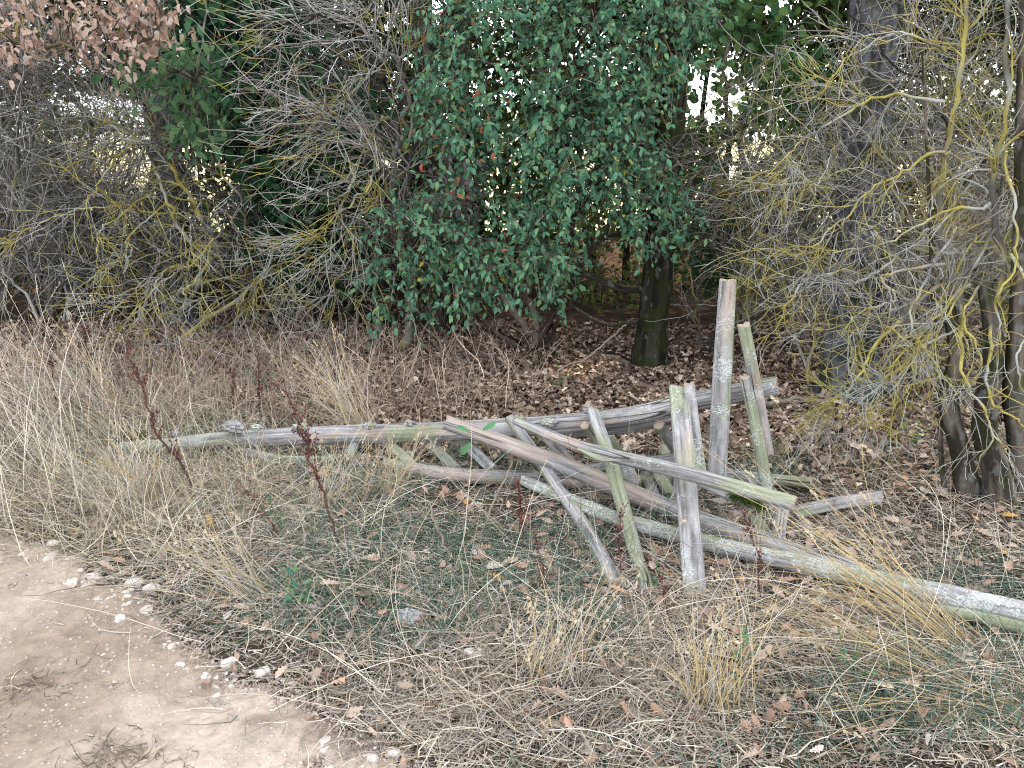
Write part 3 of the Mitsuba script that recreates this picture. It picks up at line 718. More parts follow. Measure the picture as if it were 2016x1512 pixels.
# the green shrub
rng = np.random.default_rng(5)
G = name('green_shrub')
tag(G, 'leafy dark green shrub in the middle of the hedge with a few red leaves', 'shrub')
GPOLY = shapely.Polygon([(860, -40), (1430, -60), (1400, 60), (1350, 160), (1275, 240), (1330, 330), (1370, 470), (1330, 540), (1270, 500), (1200, 420), (1120, 430), (1140, 560), (1120, 620), (1040, 600), (980, 560), (900, 610), (790, 640), (712, 600), (735, 520), (718, 440), (815, 390), (850, 310), (790, 200)])
stems = []
for q, r0 in ((((1052, 725, 6.05), (1030, 640, 6.0), (985, 540, 5.9), (940, 380, 5.7), (930, 150, 5.7), (930, -150, 5.8)), .035),
              (((1056, 725, 6.05), (1050, 640, 6.0), (1060, 500, 5.8), (1090, 300, 5.7), (1110, 100, 5.6), (1130, -150, 5.7)), .035),
              (((1066, 722, 6.0), (1090, 620, 5.9), (1120, 480, 5.8), (1220, 280, 5.8), (1290, 80, 5.8), (1320, -150, 5.9)), .028),
              (((1045, 722, 6.05), (1000, 660, 5.9), (930, 600, 5.7), (840, 520, 5.5), (770, 480, 5.4)), .022),
              (((1075, 720, 6.0), (1110, 610, 5.9), (1170, 500, 5.8), (1290, 430, 5.8), (1360, 420, 5.8)), .020),
              (((1085, 720, 6.0), (1095, 560, 5.95), (1100, 420, 5.9), (1080, 200, 5.9)), .012),
              (((1040, 722, 6.1), (960, 640, 5.8), (880, 640, 5.6), (770, 610, 5.4)), .014)):
    c = A(*q)
    c[0][2] = ground_z(c[0]) - .03
    P = limb_path(c, 40, rng, .35)
    stems.append(P)
    put(G + '__stem', MB().add(*tubes(P[None], lerp([r0], [.006], 40), 8, twig_colour(P[None], rng, .25, TAN * .8))).ply('bark_tone', True))
S = np.vstack(stems)
att = []
while len(att) < 720:
    x, y = rng.uniform(700, 1440), rng.uniform(-60, 650)
    if shapely.contains_xy(GPOLY, x, y) and meshkit.noise(np.array([x / 90, y / 70, 0.5]), 3) > rng.uniform(.15, .68):
        att.append(at(x, y, 5.3 + rng.uniform(-.35, .35) + abs(x - 1030) / 1500))
att = np.array(att)
near = []
for a in att:
    d = np.linalg.norm(S - a, axis=1) + np.where(S[:, 2] > a[2] + .05, .6, 0)
    near.append(S[np.argmin(d)])
near = np.array(near)
mid = (att + near) / 2 + [0, 0, .10] + rng.normal(0, .05, att.shape)
br = np.array([spline([n_, m_, a_], 9) for n_, m_, a_ in zip(near, mid, att)])
rad = lerp(np.full(len(br), .006), np.full(len(br), .002), 9)
order = np.argsort(-np.linalg.norm(att - near, axis=1))
for i in order[:30]:
    put(G + '__branch', MB().add(*tubes(br[i:i + 1], rad[i:i + 1], 5, twig_colour(br[i:i + 1], rng, .3, TAN))).ply('bark_tone', True))
tw = MB().add(*tubes(br[order[30:]], rad[order[30:]], 4, twig_colour(br[order[30:]], rng, .3, TAN)))
p, d, r, t = spawn(rng, br, rad, 4, .45, 1.0, (.3, 1.1))
sh = grow(rng, p, d + [0, -.25, 0], rng.uniform(.12, .34, len(p)), 5, .14, (0, -.02, -.10))
tw.add(*tubes(sh, lerp(np.full(len(p), .002), np.full(len(p), .001), 6), 3, twig_colour(sh, rng, .2, TAN)))
put(G + '__twigs', tw.ply('bark_tone', True), kind='stuff')
lp, ld, _, _ = spawn(rng, sh, lerp(np.ones(len(sh)), np.ones(len(sh)), 6), 5, .1, 1.0, (.5, 1.1))
ld = unit(ld * .8 + [0, -.2, -.42] + rng.normal(0, .4, ld.shape))
ln = unit(rng.normal(0, .42, lp.shape) + [0, -.8, .7])
ls = rng.uniform(.028, .062, len(lp))
GT = np.array([(.115, .26, .155), (.16, .32, .195), (.075, .20, .125), (.19, .33, .165), (.12, .25, .15)])
lc = GT[rng.integers(0, 5, len(lp))] * rng.uniform(.75, 1.25, (len(lp), 1))
px = pix(lp)
odd = rng.uniform(0, 1, len(lp))
redzone = (px[:, 0] > 780) & (px[:, 0] < 1010)
lc[(odd < .022) & redzone] = (.42, .13, .09)
lc[(odd > .03) & (odd < .045) & redzone] = (.36, .20, .10)
lc[(odd > .992)] = (.42, .40, .08)
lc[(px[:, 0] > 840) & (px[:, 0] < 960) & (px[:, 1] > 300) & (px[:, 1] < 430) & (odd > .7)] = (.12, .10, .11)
depth = lp[:, 1]
own = np.argsort(depth)[:300]
tone_of = lambda i: int(rng.integers(0, 5))
LEAFPLY = [MB().add(OVATE[0], OVATE[1], GT[i]).ply('leaf_tone', True) for i in range(5)]
for i in own:
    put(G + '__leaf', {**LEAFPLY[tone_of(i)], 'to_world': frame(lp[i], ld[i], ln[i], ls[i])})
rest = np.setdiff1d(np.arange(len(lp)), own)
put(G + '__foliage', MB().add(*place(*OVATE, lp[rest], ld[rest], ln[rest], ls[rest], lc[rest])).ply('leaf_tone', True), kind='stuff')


def leafy(key, label, poly, Yr, n, template, size, tones, seed, stems_px, category='shrub', hang=.5, parts=60, clump=90, group=None, bark=TAN, sheet=.62, sig=.10):
    """a leafy shrub: stems, twigs out to points spread over an outline, leaves round each twig; the nearest leaves are parts"""
    rng = np.random.default_rng(seed)
    key = name(key)
    tag(key, label, category, group)
    poly = shapely.Polygon(poly)
    S = []
    for q, r0 in stems_px:
        c = A(*q)
        P = limb_path(c, 24, rng, .4)
        S.append(P)
        put(key + '__stem', MB().add(*tubes(P[None], lerp([r0], [r0 * .3], 24), 6, twig_colour(P[None], rng, .3, bark))).ply('bark_tone', True))
    S = np.vstack(S)
    x0, y0, x1, y1 = poly.bounds
    pts = []
    while len(pts) < n:
        x, y = rng.uniform(x0, x1), rng.uniform(y0, y1)
        if shapely.contains_xy(poly, x, y) and meshkit.noise(np.array([x / clump, y / clump, seed]), 3) > rng.uniform(.05, sheet):
            pts.append(at(x, y, rng.uniform(*Yr)))
    a = np.array(pts)
    nr = S[np.argmin(np.linalg.norm(S[None] - a[:, None], axis=2) + rng.uniform(0, .3, (n, len(S))), axis=1)]
    br = np.array([spline([u, (u + w) / 2 + [0, 0, .08], w], 7) for u, w in zip(nr, a)])
    tw = MB().add(*tubes(br, lerp(np.full(n, .005), np.full(n, .0015), 7), 3, twig_colour(br, rng, .3, bark)))
    put(key + '__twigs', tw.ply('bark_tone', True), kind='stuff')
    m = 9
    lp = np.repeat(a, m, 0) + rng.normal(0, 1, (n * m, 3)) * sig
    ld = unit(rng.normal(0, .6, lp.shape) + [0, -.2, -hang])
    ln = unit(rng.normal(0, .5, lp.shape) + [0, -.6, .7])
    ls = size * rng.uniform(.6, 1.25, len(lp))
    tones = np.array(tones)
    lc = tones[rng.integers(0, len(tones), len(lp))] * rng.uniform(.75, 1.3, (len(lp), 1))
    own = np.argsort(lp[:, 1])[:parts]
    P5 = [MB().add(*template, t).ply('leaf_tone', True) for t in tones]
    for i in own:
        put(key + '__leaf', {**P5[int(rng.integers(0, len(tones)))], 'to_world': frame(lp[i], ld[i], ln[i], ls[i])})
    rest = np.setdiff1d(np.arange(len(lp)), own)
    put(key + '__foliage', MB().add(*place(*template, lp[rest], ld[rest], ln[rest], ls[rest], lc[rest])).ply('leaf_tone', True), kind='stuff')
    return key


leafy('broadleaf_shrub', 'broad round-leaved dark green shrub at the top left behind the bare twigs', [(320, -40), (620, -60), (640, 120), (600, 240), (660, 330), (560, 420), (470, 300), (390, 240), (330, 110)], (6.3, 7.4), 330, ROUND, .085, [(.045, .105, .06), (.06, .14, .06), (.03, .08, .045)], 201,
      [(((560, 640, 7.0), (540, 400, 7.0), (520, 150, 6.9), (500, -100, 6.9)), .025), (((560, 640, 7.0), (480, 300, 6.9), (420, 60, 6.8)), .02)])
leafy('ivy_plant', 'glossy dark ivy climbing among the twigs left of the green shrub', [(490, 380), (640, 180), (760, 240), (740, 330), (620, 480), (560, 530), (500, 500)], (6.2, 7.0), 190, ROUND, .065, [(.035, .09, .04), (.05, .12, .045), (.025, .065, .03)], 202,
      [(((600, 660, 6.9), (590, 480, 6.8), (620, 300, 6.7), (660, 180, 6.6)), .015)], category='ivy')
leafy('light_shrub', 'light green leafy sprigs above the grey twigs at the top left', [(270, 110), (420, 60), (440, 290), (380, 300), (340, 200), (250, 160)], (5.7, 6.2), 48, OVATE, .085, [(.10, .19, .10), (.13, .22, .10), (.07, .15, .08)], 203, [(((440, 640, 6.6), (420, 350, 6.3), (380, 150, 6.0)), .012)], sheet=.75)
leafy('dead_oak_branch', 'oak branch with clusters of dead brown leaves at the top left corner', [(-40, -40), (340, -40), (350, 60), (270, 130), (190, 130), (120, 90), (40, 140), (-40, 130)], (5.0, 5.6), 100, CURLED, .048, [(.50, .35, .28), (.58, .44, .36), (.36, .24, .19), (.56, .46, .40)], 204,
      [(((-260, 200, 5.6), (-60, 60, 5.4), (150, 30, 5.3), (330, 10, 5.2)), .02), (((-60, 60, 5.4), (60, 90, 5.3), (160, 130, 5.2)), .01)], category='branch', hang=.4, parts=150, sheet=.5, clump=45, sig=.055)
leafy('berry_shrub', 'leafy shrub with backlit yellow-green leaves behind the sky gap right of the green shrub', [(1280, -40), (1560, -60), (1600, 100), (1560, 280), (1480, 250), (1400, 200), (1330, 250), (1330, 90)], (6.4, 7.2), 95, ROUND, .075, [(.08, .16, .06), (.12, .20, .06), (.05, .11, .05)], 205,
      [(((1440, 640, 6.9), (1420, 400, 6.9), (1440, 200, 6.8), (1420, -80, 6.8)), .03), (((1420, 400, 6.9), (1500, 260, 6.8), (1540, 60, 6.8)), .018)], sheet=.8, parts=20)
leafy('understory_shrub', 'sunlit yellow-green undergrowth seen through the gap under the green shrub', [(1080, 440), (1280, 420), (1330, 520), (1260, 690), (1130, 690), (1060, 600)], (7.6, 9.0), 170, QUADLEAF, .08, [(.12, .15, .05), (.09, .13, .045), (.14, .15, .06)], 206, [(((1180, 640, 8.4), (1170, 520, 8.3), (1190, 430, 8.3)), .012)], parts=0, sheet=.8)
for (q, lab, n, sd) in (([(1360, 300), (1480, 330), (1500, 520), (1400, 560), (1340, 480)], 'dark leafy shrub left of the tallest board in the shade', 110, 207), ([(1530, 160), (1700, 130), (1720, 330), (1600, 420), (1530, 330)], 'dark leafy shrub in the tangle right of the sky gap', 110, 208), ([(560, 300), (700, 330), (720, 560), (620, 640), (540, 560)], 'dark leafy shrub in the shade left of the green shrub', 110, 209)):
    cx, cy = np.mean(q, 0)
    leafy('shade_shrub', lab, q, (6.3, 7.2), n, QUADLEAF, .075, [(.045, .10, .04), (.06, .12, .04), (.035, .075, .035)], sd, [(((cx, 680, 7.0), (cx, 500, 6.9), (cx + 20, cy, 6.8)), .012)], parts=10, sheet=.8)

# backdrop: leafy bushes on the far side of the hedge, with gaps where sky and field show
HOLES = [(1395, 175, 120, 75), (1500, 240, 60, 75), (1470, 300, 60, 25), (195, 245, 110, 75), (260, 330, 70, 45), (70, 245, 50, 35), (1340, 20, 35, 40), (1530, 10, 40, 30), (850, 20, 30, 30), (1190, 520, 55, 50), (1130, 470, 40, 30), (1440, 350, 30, 30), (760, 320, 30, 22), (560, 80, 18, 15), (1160, 600, 30, 40)]
spots = [(-60, 'far left'), (190, ''), (430, 'third from the left'), (680, 'left of the middle'), (930, 'in the middle'), (1180, 'right of the middle'), (1440, 'third from the right'), (1700, 'second from the right'), (1950, 'far right')]
for s, (x0, where) in enumerate(spots):
    rng = np.random.default_rng(300 + s)
    key = name('backdrop_bush')
    tag(key, f'dark bush on the far side of the hedge, {where}', 'bush')
    b = at(x0, 500, 9.6)
    for i in range(4):
        c = [(b[0] + rng.normal(0, .3), 9.6 + rng.normal(0, .4), -.05)]
        c += [(c[0][0] + rng.normal(0, .2) * k, c[0][1] + rng.normal(0, .1) * k, .9 * k) for k in (1, 2, 3.6)]
        put(key + '__stem', curve_log(c, [.05, .04, .03, .015], 8, 24, .1, s * 5 + i, 95).ply('mossy_bark', True, False))
    n = 13000
    cl = np.column_stack([rng.uniform(-1.05, 1.05, 130) + b[0], rng.uniform(8.6, 10.6, 130), rng.uniform(.1, 4.4, 130)])
    p = cl[rng.integers(0, 130, n)] + rng.normal(0, 1, (n, 3)) * [.24, .24, .2]
    q = pix(p)
    ok = p[:, 2] > .02
    for hx, hy, rx, ry in HOLES:
        e = ((q[:, 0] - hx) / rx) ** 2 + ((q[:, 1] - hy) / ry) ** 2
        ok &= e > rng.uniform(.5, 1.3, n)
    for f0, fr in CLEARINGS:
        w = p - f0
        ok &= np.linalg.norm(w - (w @ SUNDIR)[:, None] * SUNDIR, axis=1) > fr * rng.uniform(.5, 1.2, n)
    p = p[ok]
    col = np.array([(.055, .085, .03), (.04, .07, .028), (.075, .10, .03), (.05, .06, .035)])[rng.integers(0, 4, len(p))] * rng.uniform(.6, 1.5, (len(p), 1))
    put(key + '__foliage', MB().add(*place(*QUADLEAF, p, rng.normal(0, 1, p.shape) - [0, 0, .4], rng.normal(0, 1, p.shape) + [0, -.4, .6], rng.uniform(.06, .12, len(p)), col)).ply('leaf_tone'), kind='stuff')
# a row of trees across the field
for s in range(9):
    rng = np.random.default_rng(400 + s)
    x, y = (s - 4) * 42 + rng.uniform(-12, 12), 150 + rng.uniform(-15, 30)
    tree('field_tree', 'far tree at the end of the field behind the hedge', (x, y), .35, (0, 0, 0), 5, 'mossy_bark', 500 + s, crown=((x, y, 4.6), (16, 4, 3.6), 900, 1.5, (.07, .11, .04)), group='trees at the far end of the field')

# ---------------------------------------------------------------- grass, litter, leaves, stones
VERGE = lambda n, rng, x0=-60, x1=2080, y0=640, y1=1540: np.array([gnd(x, y) for x, y in zip(rng.uniform(x0, x1, n), y1 - (y1 - y0) * rng.uniform(0, 1, n) ** .75)])


def keep(p, rng, soft=.10):
    e = trackness(p[:, 0], p[:, 1])
    return p[e > rng.normal(.02, soft, len(p))]


def woodside(p):
    """0 on the verge, 1 under the trees"""
    edge = 3.9 - .28 * np.minimum(p[:, 0], 1.6) + .7 * (meshkit.noise(p * [1.1, 1.1, 0], 2) - .5)
    return np.clip((p[:, 1] - edge) / .7, 0, 1)


def dry(rng, n):
    t = np.array([(.43, .375, .29), (.53, .47, .37), (.33, .295, .25), (.50, .46, .41), (.37, .305, .24)])
    return t[rng.integers(0, 5, n)] * np.exp(rng.normal(-.08, .45, (n, 1))).clip(0, 1.3)


rng = np.random.default_rng(900)
# matted dry grass
p = keep(VERGE(70000, rng, y0=760), rng)
p = p[rng.uniform(0, 1, len(p)) > .93 * woodside(p)]
q = pix(p)
lush = np.clip((q[:, 0] - 1250) / 250, 0, 1) * np.clip((q[:, 1] - 1080) / 80, 0, 1) * .05      # greener hollow at the lower right
p = p[.6 * meshkit.fbm(p * 2.3, 3, 12) + .4 * meshkit.noise(p * 9, 5) - lush > rng.uniform(.27, .68, len(p))]
p[:, 2] = ground_z(p) - .004
n = len(p)
q = pix(p)
low = np.where((q[:, 0] > 800) & (q[:, 1] < 1200), .6, 1.0)      # shorter round the fence
b = grow(rng, p, rng.normal(0, 1, (n, 3)) * [1, 1, .25] + [-.25, 0, .32], low * rng.uniform(.06, .22, n), 4, .24, (0, 0, -.18))
b[..., 2] = np.maximum(b[..., 2], ground_z(b) + rng.uniform(.002, .03, (n, 1)))
put('dry_grass', MB().add(*ribbons(b, lerp(rng.uniform(.0022, .0048, n), np.full(n, .001), 5), dry(rng, n)[:, None], rng)).ply('straw_tone'), 'matted dry straw-coloured grass on the verge', kind='stuff')
# green grass
p = keep(VERGE(60000, rng, y0=780), rng, .06)
p = p[rng.uniform(0, 1, len(p)) > .97 * woodside(p)]
q = pix(p)
lush = np.clip((q[:, 0] - 1250) / 250, 0, 1) * np.clip((q[:, 1] - 1080) / 80, 0, 1) * .04
p = p[meshkit.fbm(p * 1.5 + 7, 3, 15) + lush > rng.uniform(.44, .63, len(p))]
p[:, 2] = ground_z(p) - .004
n = len(p)
b = grow(rng, p, rng.normal(0, .7, (n, 3)) * [1, 1, .2] + [-.1, -.1, .8], rng.uniform(.04, .17, n), 4, .2, (0, 0, -.14))
g = np.array([(.08, .15, .115), (.11, .19, .14), (.055, .11, .085), (.17, .21, .14)])[rng.integers(0, 4, n)] * rng.uniform(.6, 1.2, (n, 1))
put('green_grass', MB().add(*ribbons(b, lerp(rng.uniform(.0025, .005, n), np.full(n, .0008), 5), g[:, None], rng)).ply('straw_tone'), 'short bluish green grass between the straw on the verge', kind='stuff')
# tall straw on the left
p = np.array([gnd(x, y) for x, y in zip(rng.uniform(-160, 760, 2300), rng.uniform(760, 1130, 2300))])
q = pix(p)
dens = np.clip((760 - q[:, 0]) / 500, .12, 1) * np.clip((1130 - q[:, 1]) / 120, 0, 1)
p = keep(p[rng.uniform(0, 1, len(p)) < dens], rng, .12)
p[:, 2] = ground_z(p)
n = len(p)
b = grow(rng, p, rng.normal(0, .36, (n, 3)) + [-.28, -.05, 1], rng.uniform(.2, .6, n) * (.5 + .5 * np.clip((400 - pix(p)[:, 0]) / 300, 0, 1)), 7, .06, (-.03, 0, -.03))
put('tall_grass', MB().add(*tubes(b, lerp(rng.uniform(.0014, .0028, n), np.full(n, .0009), 8), 3, dry(rng, n)[:, None] * 1.15)).ply('straw_tone'), 'tall pale straw leaning left at the left edge', kind='stuff')
q = np.column_stack([rng.uniform(-120, 420, 150) * rng.uniform(.3, 1, 150), rng.uniform(780, 960, 150)])[:60]
p3 = np.array([gnd(*w) for w in q])
p3[:, 2] = ground_z(p3)
b3 = grow(rng, p3, rng.normal(0, .2, (60, 3)) + [-.35, -.05, 1], rng.uniform(.6, 1.0, 60), 9, .03, (-.02, 0, -.02))
mb3 = MB().add(*tubes(b3, lerp(rng.uniform(.0014, .0022, 60), np.full(60, .0009), 10), 3, dry(rng, 60)[:, None] * 1.25))
k3 = np.repeat(b3[:, -1], 8, 0)
mb3.add(*place(*QUADLEAF, k3 - rng.uniform(0, .12, (len(k3), 1)) * unit(np.repeat(b3[:, -1] - b3[:, -3], 8, 0)), rng.normal(0, .35, k3.shape) + [-.3, 0, .9], rng.normal(0, 1, k3.shape), .013, (.50, .43, .33)))
put('tall_grass__seed_stalks', mb3.ply('straw_tone'), kind='stuff')
# leafy blades at the feet of the tall straw
p2 = p[rng.integers(0, n, 8000)] + rng.normal(0, .06, (8000, 3)) * [1, 1, 0]
n = len(p2)
b = grow(rng, p2, rng.normal(0, .8, (n, 3)) * [1, 1, .2] + [-.1, -.1, .7], rng.uniform(.12, .34, n), 5, .2, (0, 0, -.16))
b[..., 2] = np.maximum(b[..., 2], ground_z(b) + .005)
put('tall_grass__blades', MB().add(*ribbons(b, lerp(rng.uniform(.0025, .005, n), np.full(n, .001), 6), dry(rng, n)[:, None] * (1, 1.02, .9), rng)).ply('straw_tone'), kind='stuff')
# dead brown undergrowth in front of the hedge
p = np.array([gnd(x, y) for x, y in zip(rng.uniform(-100, 1060, 1500), rng.uniform(690, 850, 1500))])
q = pix(p)
p = p[rng.uniform(0, 1, len(p)) < np.clip((1080 - q[:, 0]) / 350, 0, 1)]
p[:, 2] = ground_z(p)
n = len(p)
b = grow(rng, p, rng.normal(0, .45, (n, 3)) + [-.1, 0, 1], rng.uniform(.12, .55, n), 6, .15, (-.01, 0, -.02))
rb = lerp(rng.uniform(.0016, .003, n), np.full(n, .0011), 7)
brown = np.array((.38, .295, .235)) * np.exp(rng.normal(-.1, .4, (n, 1)))
mb = MB().add(*tubes(b, rb, 3, brown[:, None]))
pp, d, r, t = spawn(rng, b, rb, 3, .3, 1, (.3, .9))
mb.add(*tubes(grow(rng, pp, d, rng.uniform(.05, .16, len(pp)), 3, .15), lerp(r * .8, r * .5, 4), 3, np.repeat(brown, 3, 0)[:, None]))
put('undergrowth', mb.ply('straw_tone'), 'thin dead brown stems in front of the hedge on the left', kind='stuff')
# leaf litter under the trees
p = np.array([gnd(x, y) for x, y in zip(rng.uniform(-200, 2200, 85000), rng.uniform(640, 1130, 85000))])
p = p[(rng.uniform(0, 1, len(p)) < woodside(p)) & (p[:, 1] < 9)]
p[:, 2] = ground_z(p) + rng.uniform(.004, .035, len(p))
n = len(p)
t = np.array([(.23, .165, .125), (.36, .27, .21), (.14, .10, .078), (.50, .40, .32), (.58, .49, .41)])
put('leaf_litter', MB().add(*place(*CRUMPLE, p, rng.normal(0, 1, (n, 3)) * [1, 1, .35], rng.normal(0, .45, (n, 3)) + [0, 0, 1], rng.uniform(.02, .062, n), t[rng.choice(5, n, p=[.32, .24, .24, .13, .07])] * rng.uniform(.7, 1.25, (n, 1)))).ply('litter_tone'), 'brown fallen leaves carpeting the ground under the trees', kind='stuff')


LANDMARKS = [((806, 1232), 'the large grey stone'), ((931, 1292), 'the whitish stone in the straw'), ((520, 1322), 'the rounded pale stone'), ((1368, 1168), 'the foot of the broad board'), ((1214, 1152), 'the lower end of the green picket'),
             ((668, 1108), 'the foot of the middle dock stalk'), ((452, 1010), 'the foot of the left dock stalk'), ((265, 1155), 'the long pale stone'), ((1880, 1330), 'the golden straw fan'), ((1400, 1400), 'the upright straw tuft'), ((1080, 1335), 'the short pale straw tuft'),
             ((185, 1137), 'the blocky pale stone'), ((452, 1300), 'the flat angular stone'), ((533, 1440), 'the lone round pebble'), ((750, 1496), 'the stone pair at the bottom edge'), ((106, 1070), 'the leftmost flat stone'), ((1732, 978), 'the lichened board on the leaves')]
ORD = ['', 'second ', 'third ', 'fourth ', 'fifth ', 'sixth ', 'seventh ', 'eighth ', 'ninth ', 'tenth ', 'eleventh ', 'twelfth ', 'thirteenth ', 'fourteenth ', 'fifteenth ', 'sixteenth ', 'seventeenth ', 'eighteenth ', 'nineteenth ', 'twentieth ', *[f'{t} {o} ' for t in ('twenty', 'thirty', 'forty', 'fifty', 'sixty') for o in ('first', 'second', 'third', 'fourth', 'fifth', 'sixth', 'seventh', 'eighth', 'ninth')]]


def where_labels(items, category, group):
    """items: (key, position, words). Each is named by the landmark next to it, the side it lies on and its rank there."""
    bins = {}
    for key, pos, words in items:
        q = pix(pos)
        d = [np.hypot(q[0] - x, (q[1] - y) * 1.5) for (x, y), _ in LANDMARKS]
        i = int(np.argmin(d))
        dx, dy = q[0] - LANDMARKS[i][0][0], (q[1] - LANDMARKS[i][0][1]) * 1.5
        side = ('right of' if dx > 0 else 'left of') if abs(dx) > abs(dy) else ('in front of' if dy > 0 else 'behind')
        bins.setdefault((words, side, i), []).append((d[i], key))
    for (words, side, i), found in bins.items():
        for r, (_, key) in enumerate(sorted(found)):
            tag(key, f'{ORD[r]}nearest {words} {side} {LANDMARKS[i][1]}', category, group)


# fallen oak leaves on the verge: the 300 that show largest are things, the rest one object
p = keep(VERGE(1500, rng, x0=0, x1=2016, y0=860, y1=1505), rng, .05)
p = p[woodside(p) < .8]
clot = p[rng.integers(0, len(p), len(p))] + rng.normal(0, .06, p.shape)
p = np.where(rng.uniform(0, 1, (len(p), 1)) < .4, clot, p)
p[:, 2] = ground_z(p) + rng.uniform(.006, .03, len(p))
rng.shuffle(p)
order = np.argsort(p[:, 1])
OT = [((.44, .34, .27), 'pale tan'), ((.40, .26, .19), 'brown'), ((.52, .30, .10), 'orange'), ((.30, .20, .155), 'dark brown'), ((.46, .41, .36), 'bleached')]
OAKPLY, named = {}, []
pick = rng.choice(5, len(p), p=[.34, .30, .035, .21, .115])
for i in order[:300]:
    tn, sp = int(pick[i]), int(rng.integers(0, 24))
    if (tn, sp) not in OAKPLY:
        OAKPLY[tn, sp] = MB().add(*OAK[sp % 8], np.array(OT[tn][0]) * (1, .82, 1.14)[sp // 8]).ply('litter_tone')
    key = put('oak_leaf', {**OAKPLY[tn, sp], 'to_world': frame(p[i], rng.normal(0, 1, 3) * [1, 1, .2], rng.normal(0, .55, 3) + [0, -.15, 1], rng.uniform(.028, .062))})
    named.append((key, p[i], OT[tn][1] + ' oak leaf'))
where_labels(named, 'leaf', 'fallen oak leaves on the verge')
r_ = order[300:]
put('fallen_leaves', MB().add(*place(*OAK[1], p[r_], rng.normal(0, 1, (len(r_), 3)) * [1, 1, .2], rng.normal(0, .35, (len(r_), 3)) + [0, -.15, 1], rng.uniform(.05, .085, len(r_)), np.array([o[0] for o in OT])[pick[r_]])).ply('litter_tone'), 'small scattered brown oak leaves further back on the verge', kind='stuff')


# stones
def stone_mesh(seed, sub=2, squash=(1, .8, .6)):
    m = trimesh.creation.icosphere(sub, 1.0)
    v = m.vertices.copy()
    r = np.random.default_rng(seed)
    for _ in range(9):                      # a few flat faces
        d = unit(r.normal(0, 1, 3))
        h = v @ d
        v -= np.clip(h - r.uniform(.55, .85), 0, 1)[:, None] * d
    v *= 1 + .25 * (meshkit.fbm(m.vertices * 1.6 + seed * 5, 3, seed)[:, None] - .5)
    return trimesh.Trimesh(v * squash, m.faces, process=False)


STONES = [mikit.ply(stone_mesh(k, 2, (1, .75 + .05 * (k % 3), .55 + .06 * (k % 4))), 'pale_stone', smooth=35) for k in range(8)]


def stone(x, y, w, label, group=None, mat=None, k=None, rz=None, sub=None, squash=None):
    """a stone whose width in the photograph is w"""
    c = gnd(x, y)
    c[2] = ground_z(c)
    s = w / 2 / FPX * np.linalg.norm(c - [0, 0, CAM_H])
    sh = STONES[int(rng.integers(0, 8)) if k is None else k] if not mat else mikit.ply(stone_mesh(k, 3, squash or (1, .7, .55)), mat, smooth=30)
    return put('stone', {**sh, 'to_world': T().translate([*c[:2], c[2] + s * .3]).rotate([0, 0, 1], float(rng.uniform(0, 360)) if rz is None else rz).scale(float(s))}, label, 'stone', group)


stone(806, 1232, 68, 'large angular grey stone in the grass', mat='grey_stone', k=11, rz=-25)
stone(931, 1292, 44, 'whitish stone in the straw right of the large grey one', k=1, rz=10)
stone(520, 1322, 34, 'rounded pale stone, largest at the edge of the track', k=2, rz=0)
stone(452, 1300, 34, 'flat angular pale stone left of the rounded one', k=3, rz=30)
stone(400, 1322, 28, 'small pale stone on the track below the angular one', k=4)
stone(265, 1155, 36, 'long pale stone at the upper edge of the track', k=5, rz=15)
stone(185, 1137, 30, 'blocky pale stone at the upper left edge of the track', k=6)
stone(106, 1070, 24, 'pale flat stone at the left end of the track edge', k=7)
stone(246, 1196, 22, 'roundish pale stone just below the long one', k=0)
stone(533, 1440, 20, 'lone round pebble on the track near the bottom', k=2)
stone(300, 1165, 34, 'broad flat stone right of the long one', k=1, rz=200)
stone(732, 1500, 30, 'pale stone at the bottom edge, left of its pair', k=3)
stone(775, 1492, 32, 'pale stone at the bottom edge, right of its pair', k=5)
edge = spline(TRACK[3:11], 400)[:, :2]
cnt, named = 0, []
while cnt < 230:
    e = edge[rng.integers(0, 400)] + rng.normal(0, .05, 2) - [.05, .05]
    q = pix(np.array([*e, 0]))
    if not (-10 < q[0] < 860 and q[1] < 1520):
        continue
    named.append((stone(*q, rng.uniform(6, 19) * (1 if rng.uniform() < .88 else 1.6), None), np.array([*e, 0]), 'small pale stone'))
    cnt += 1
where_labels(named, 'stone', 'small stones along the edge of the track')
p = np.array([gnd(x, y) for x, y in zip(rng.uniform(-40, 860, 42000), rng.uniform(1030, 1520, 42000))])
e = trackness(p[:, 0], p[:, 1])
p = p[(e < .04) & (rng.uniform(0, 1, len(p)) < np.clip(1.1 + e * 2.0, .5, 1))]
p[:, 2] = ground_z(p) + .006
m = trimesh.creation.icosphere(0, 1.0)
tv = m.vertices * (1 + .5 * (meshkit.fbm(m.vertices * 2, 2, 3)[:, None] - .5)) * [1, .8, .6]
n = len(p)
pc = np.array([(.42, .345, .30), (.36, .29, .245), (.56, .50, .46), (.27, .215, .185)])[rng.choice(4, n, p=[.4, .3, .12, .18])] * rng.uniform(.75, 1.15, (n, 1))
put('gravel', MB().add(*place(tv, m.faces, p, rng.normal(0, 1, (n, 3)) * [1, 1, .3], rng.normal(0, .3, (n, 3)) + [0, 0, 1], (.0018 + .0085 * rng.uniform(0, 1, n) ** 5), pc)).ply('litter_tone', True), 'fine pale gravel scattered over the dirt track', kind='stuff')

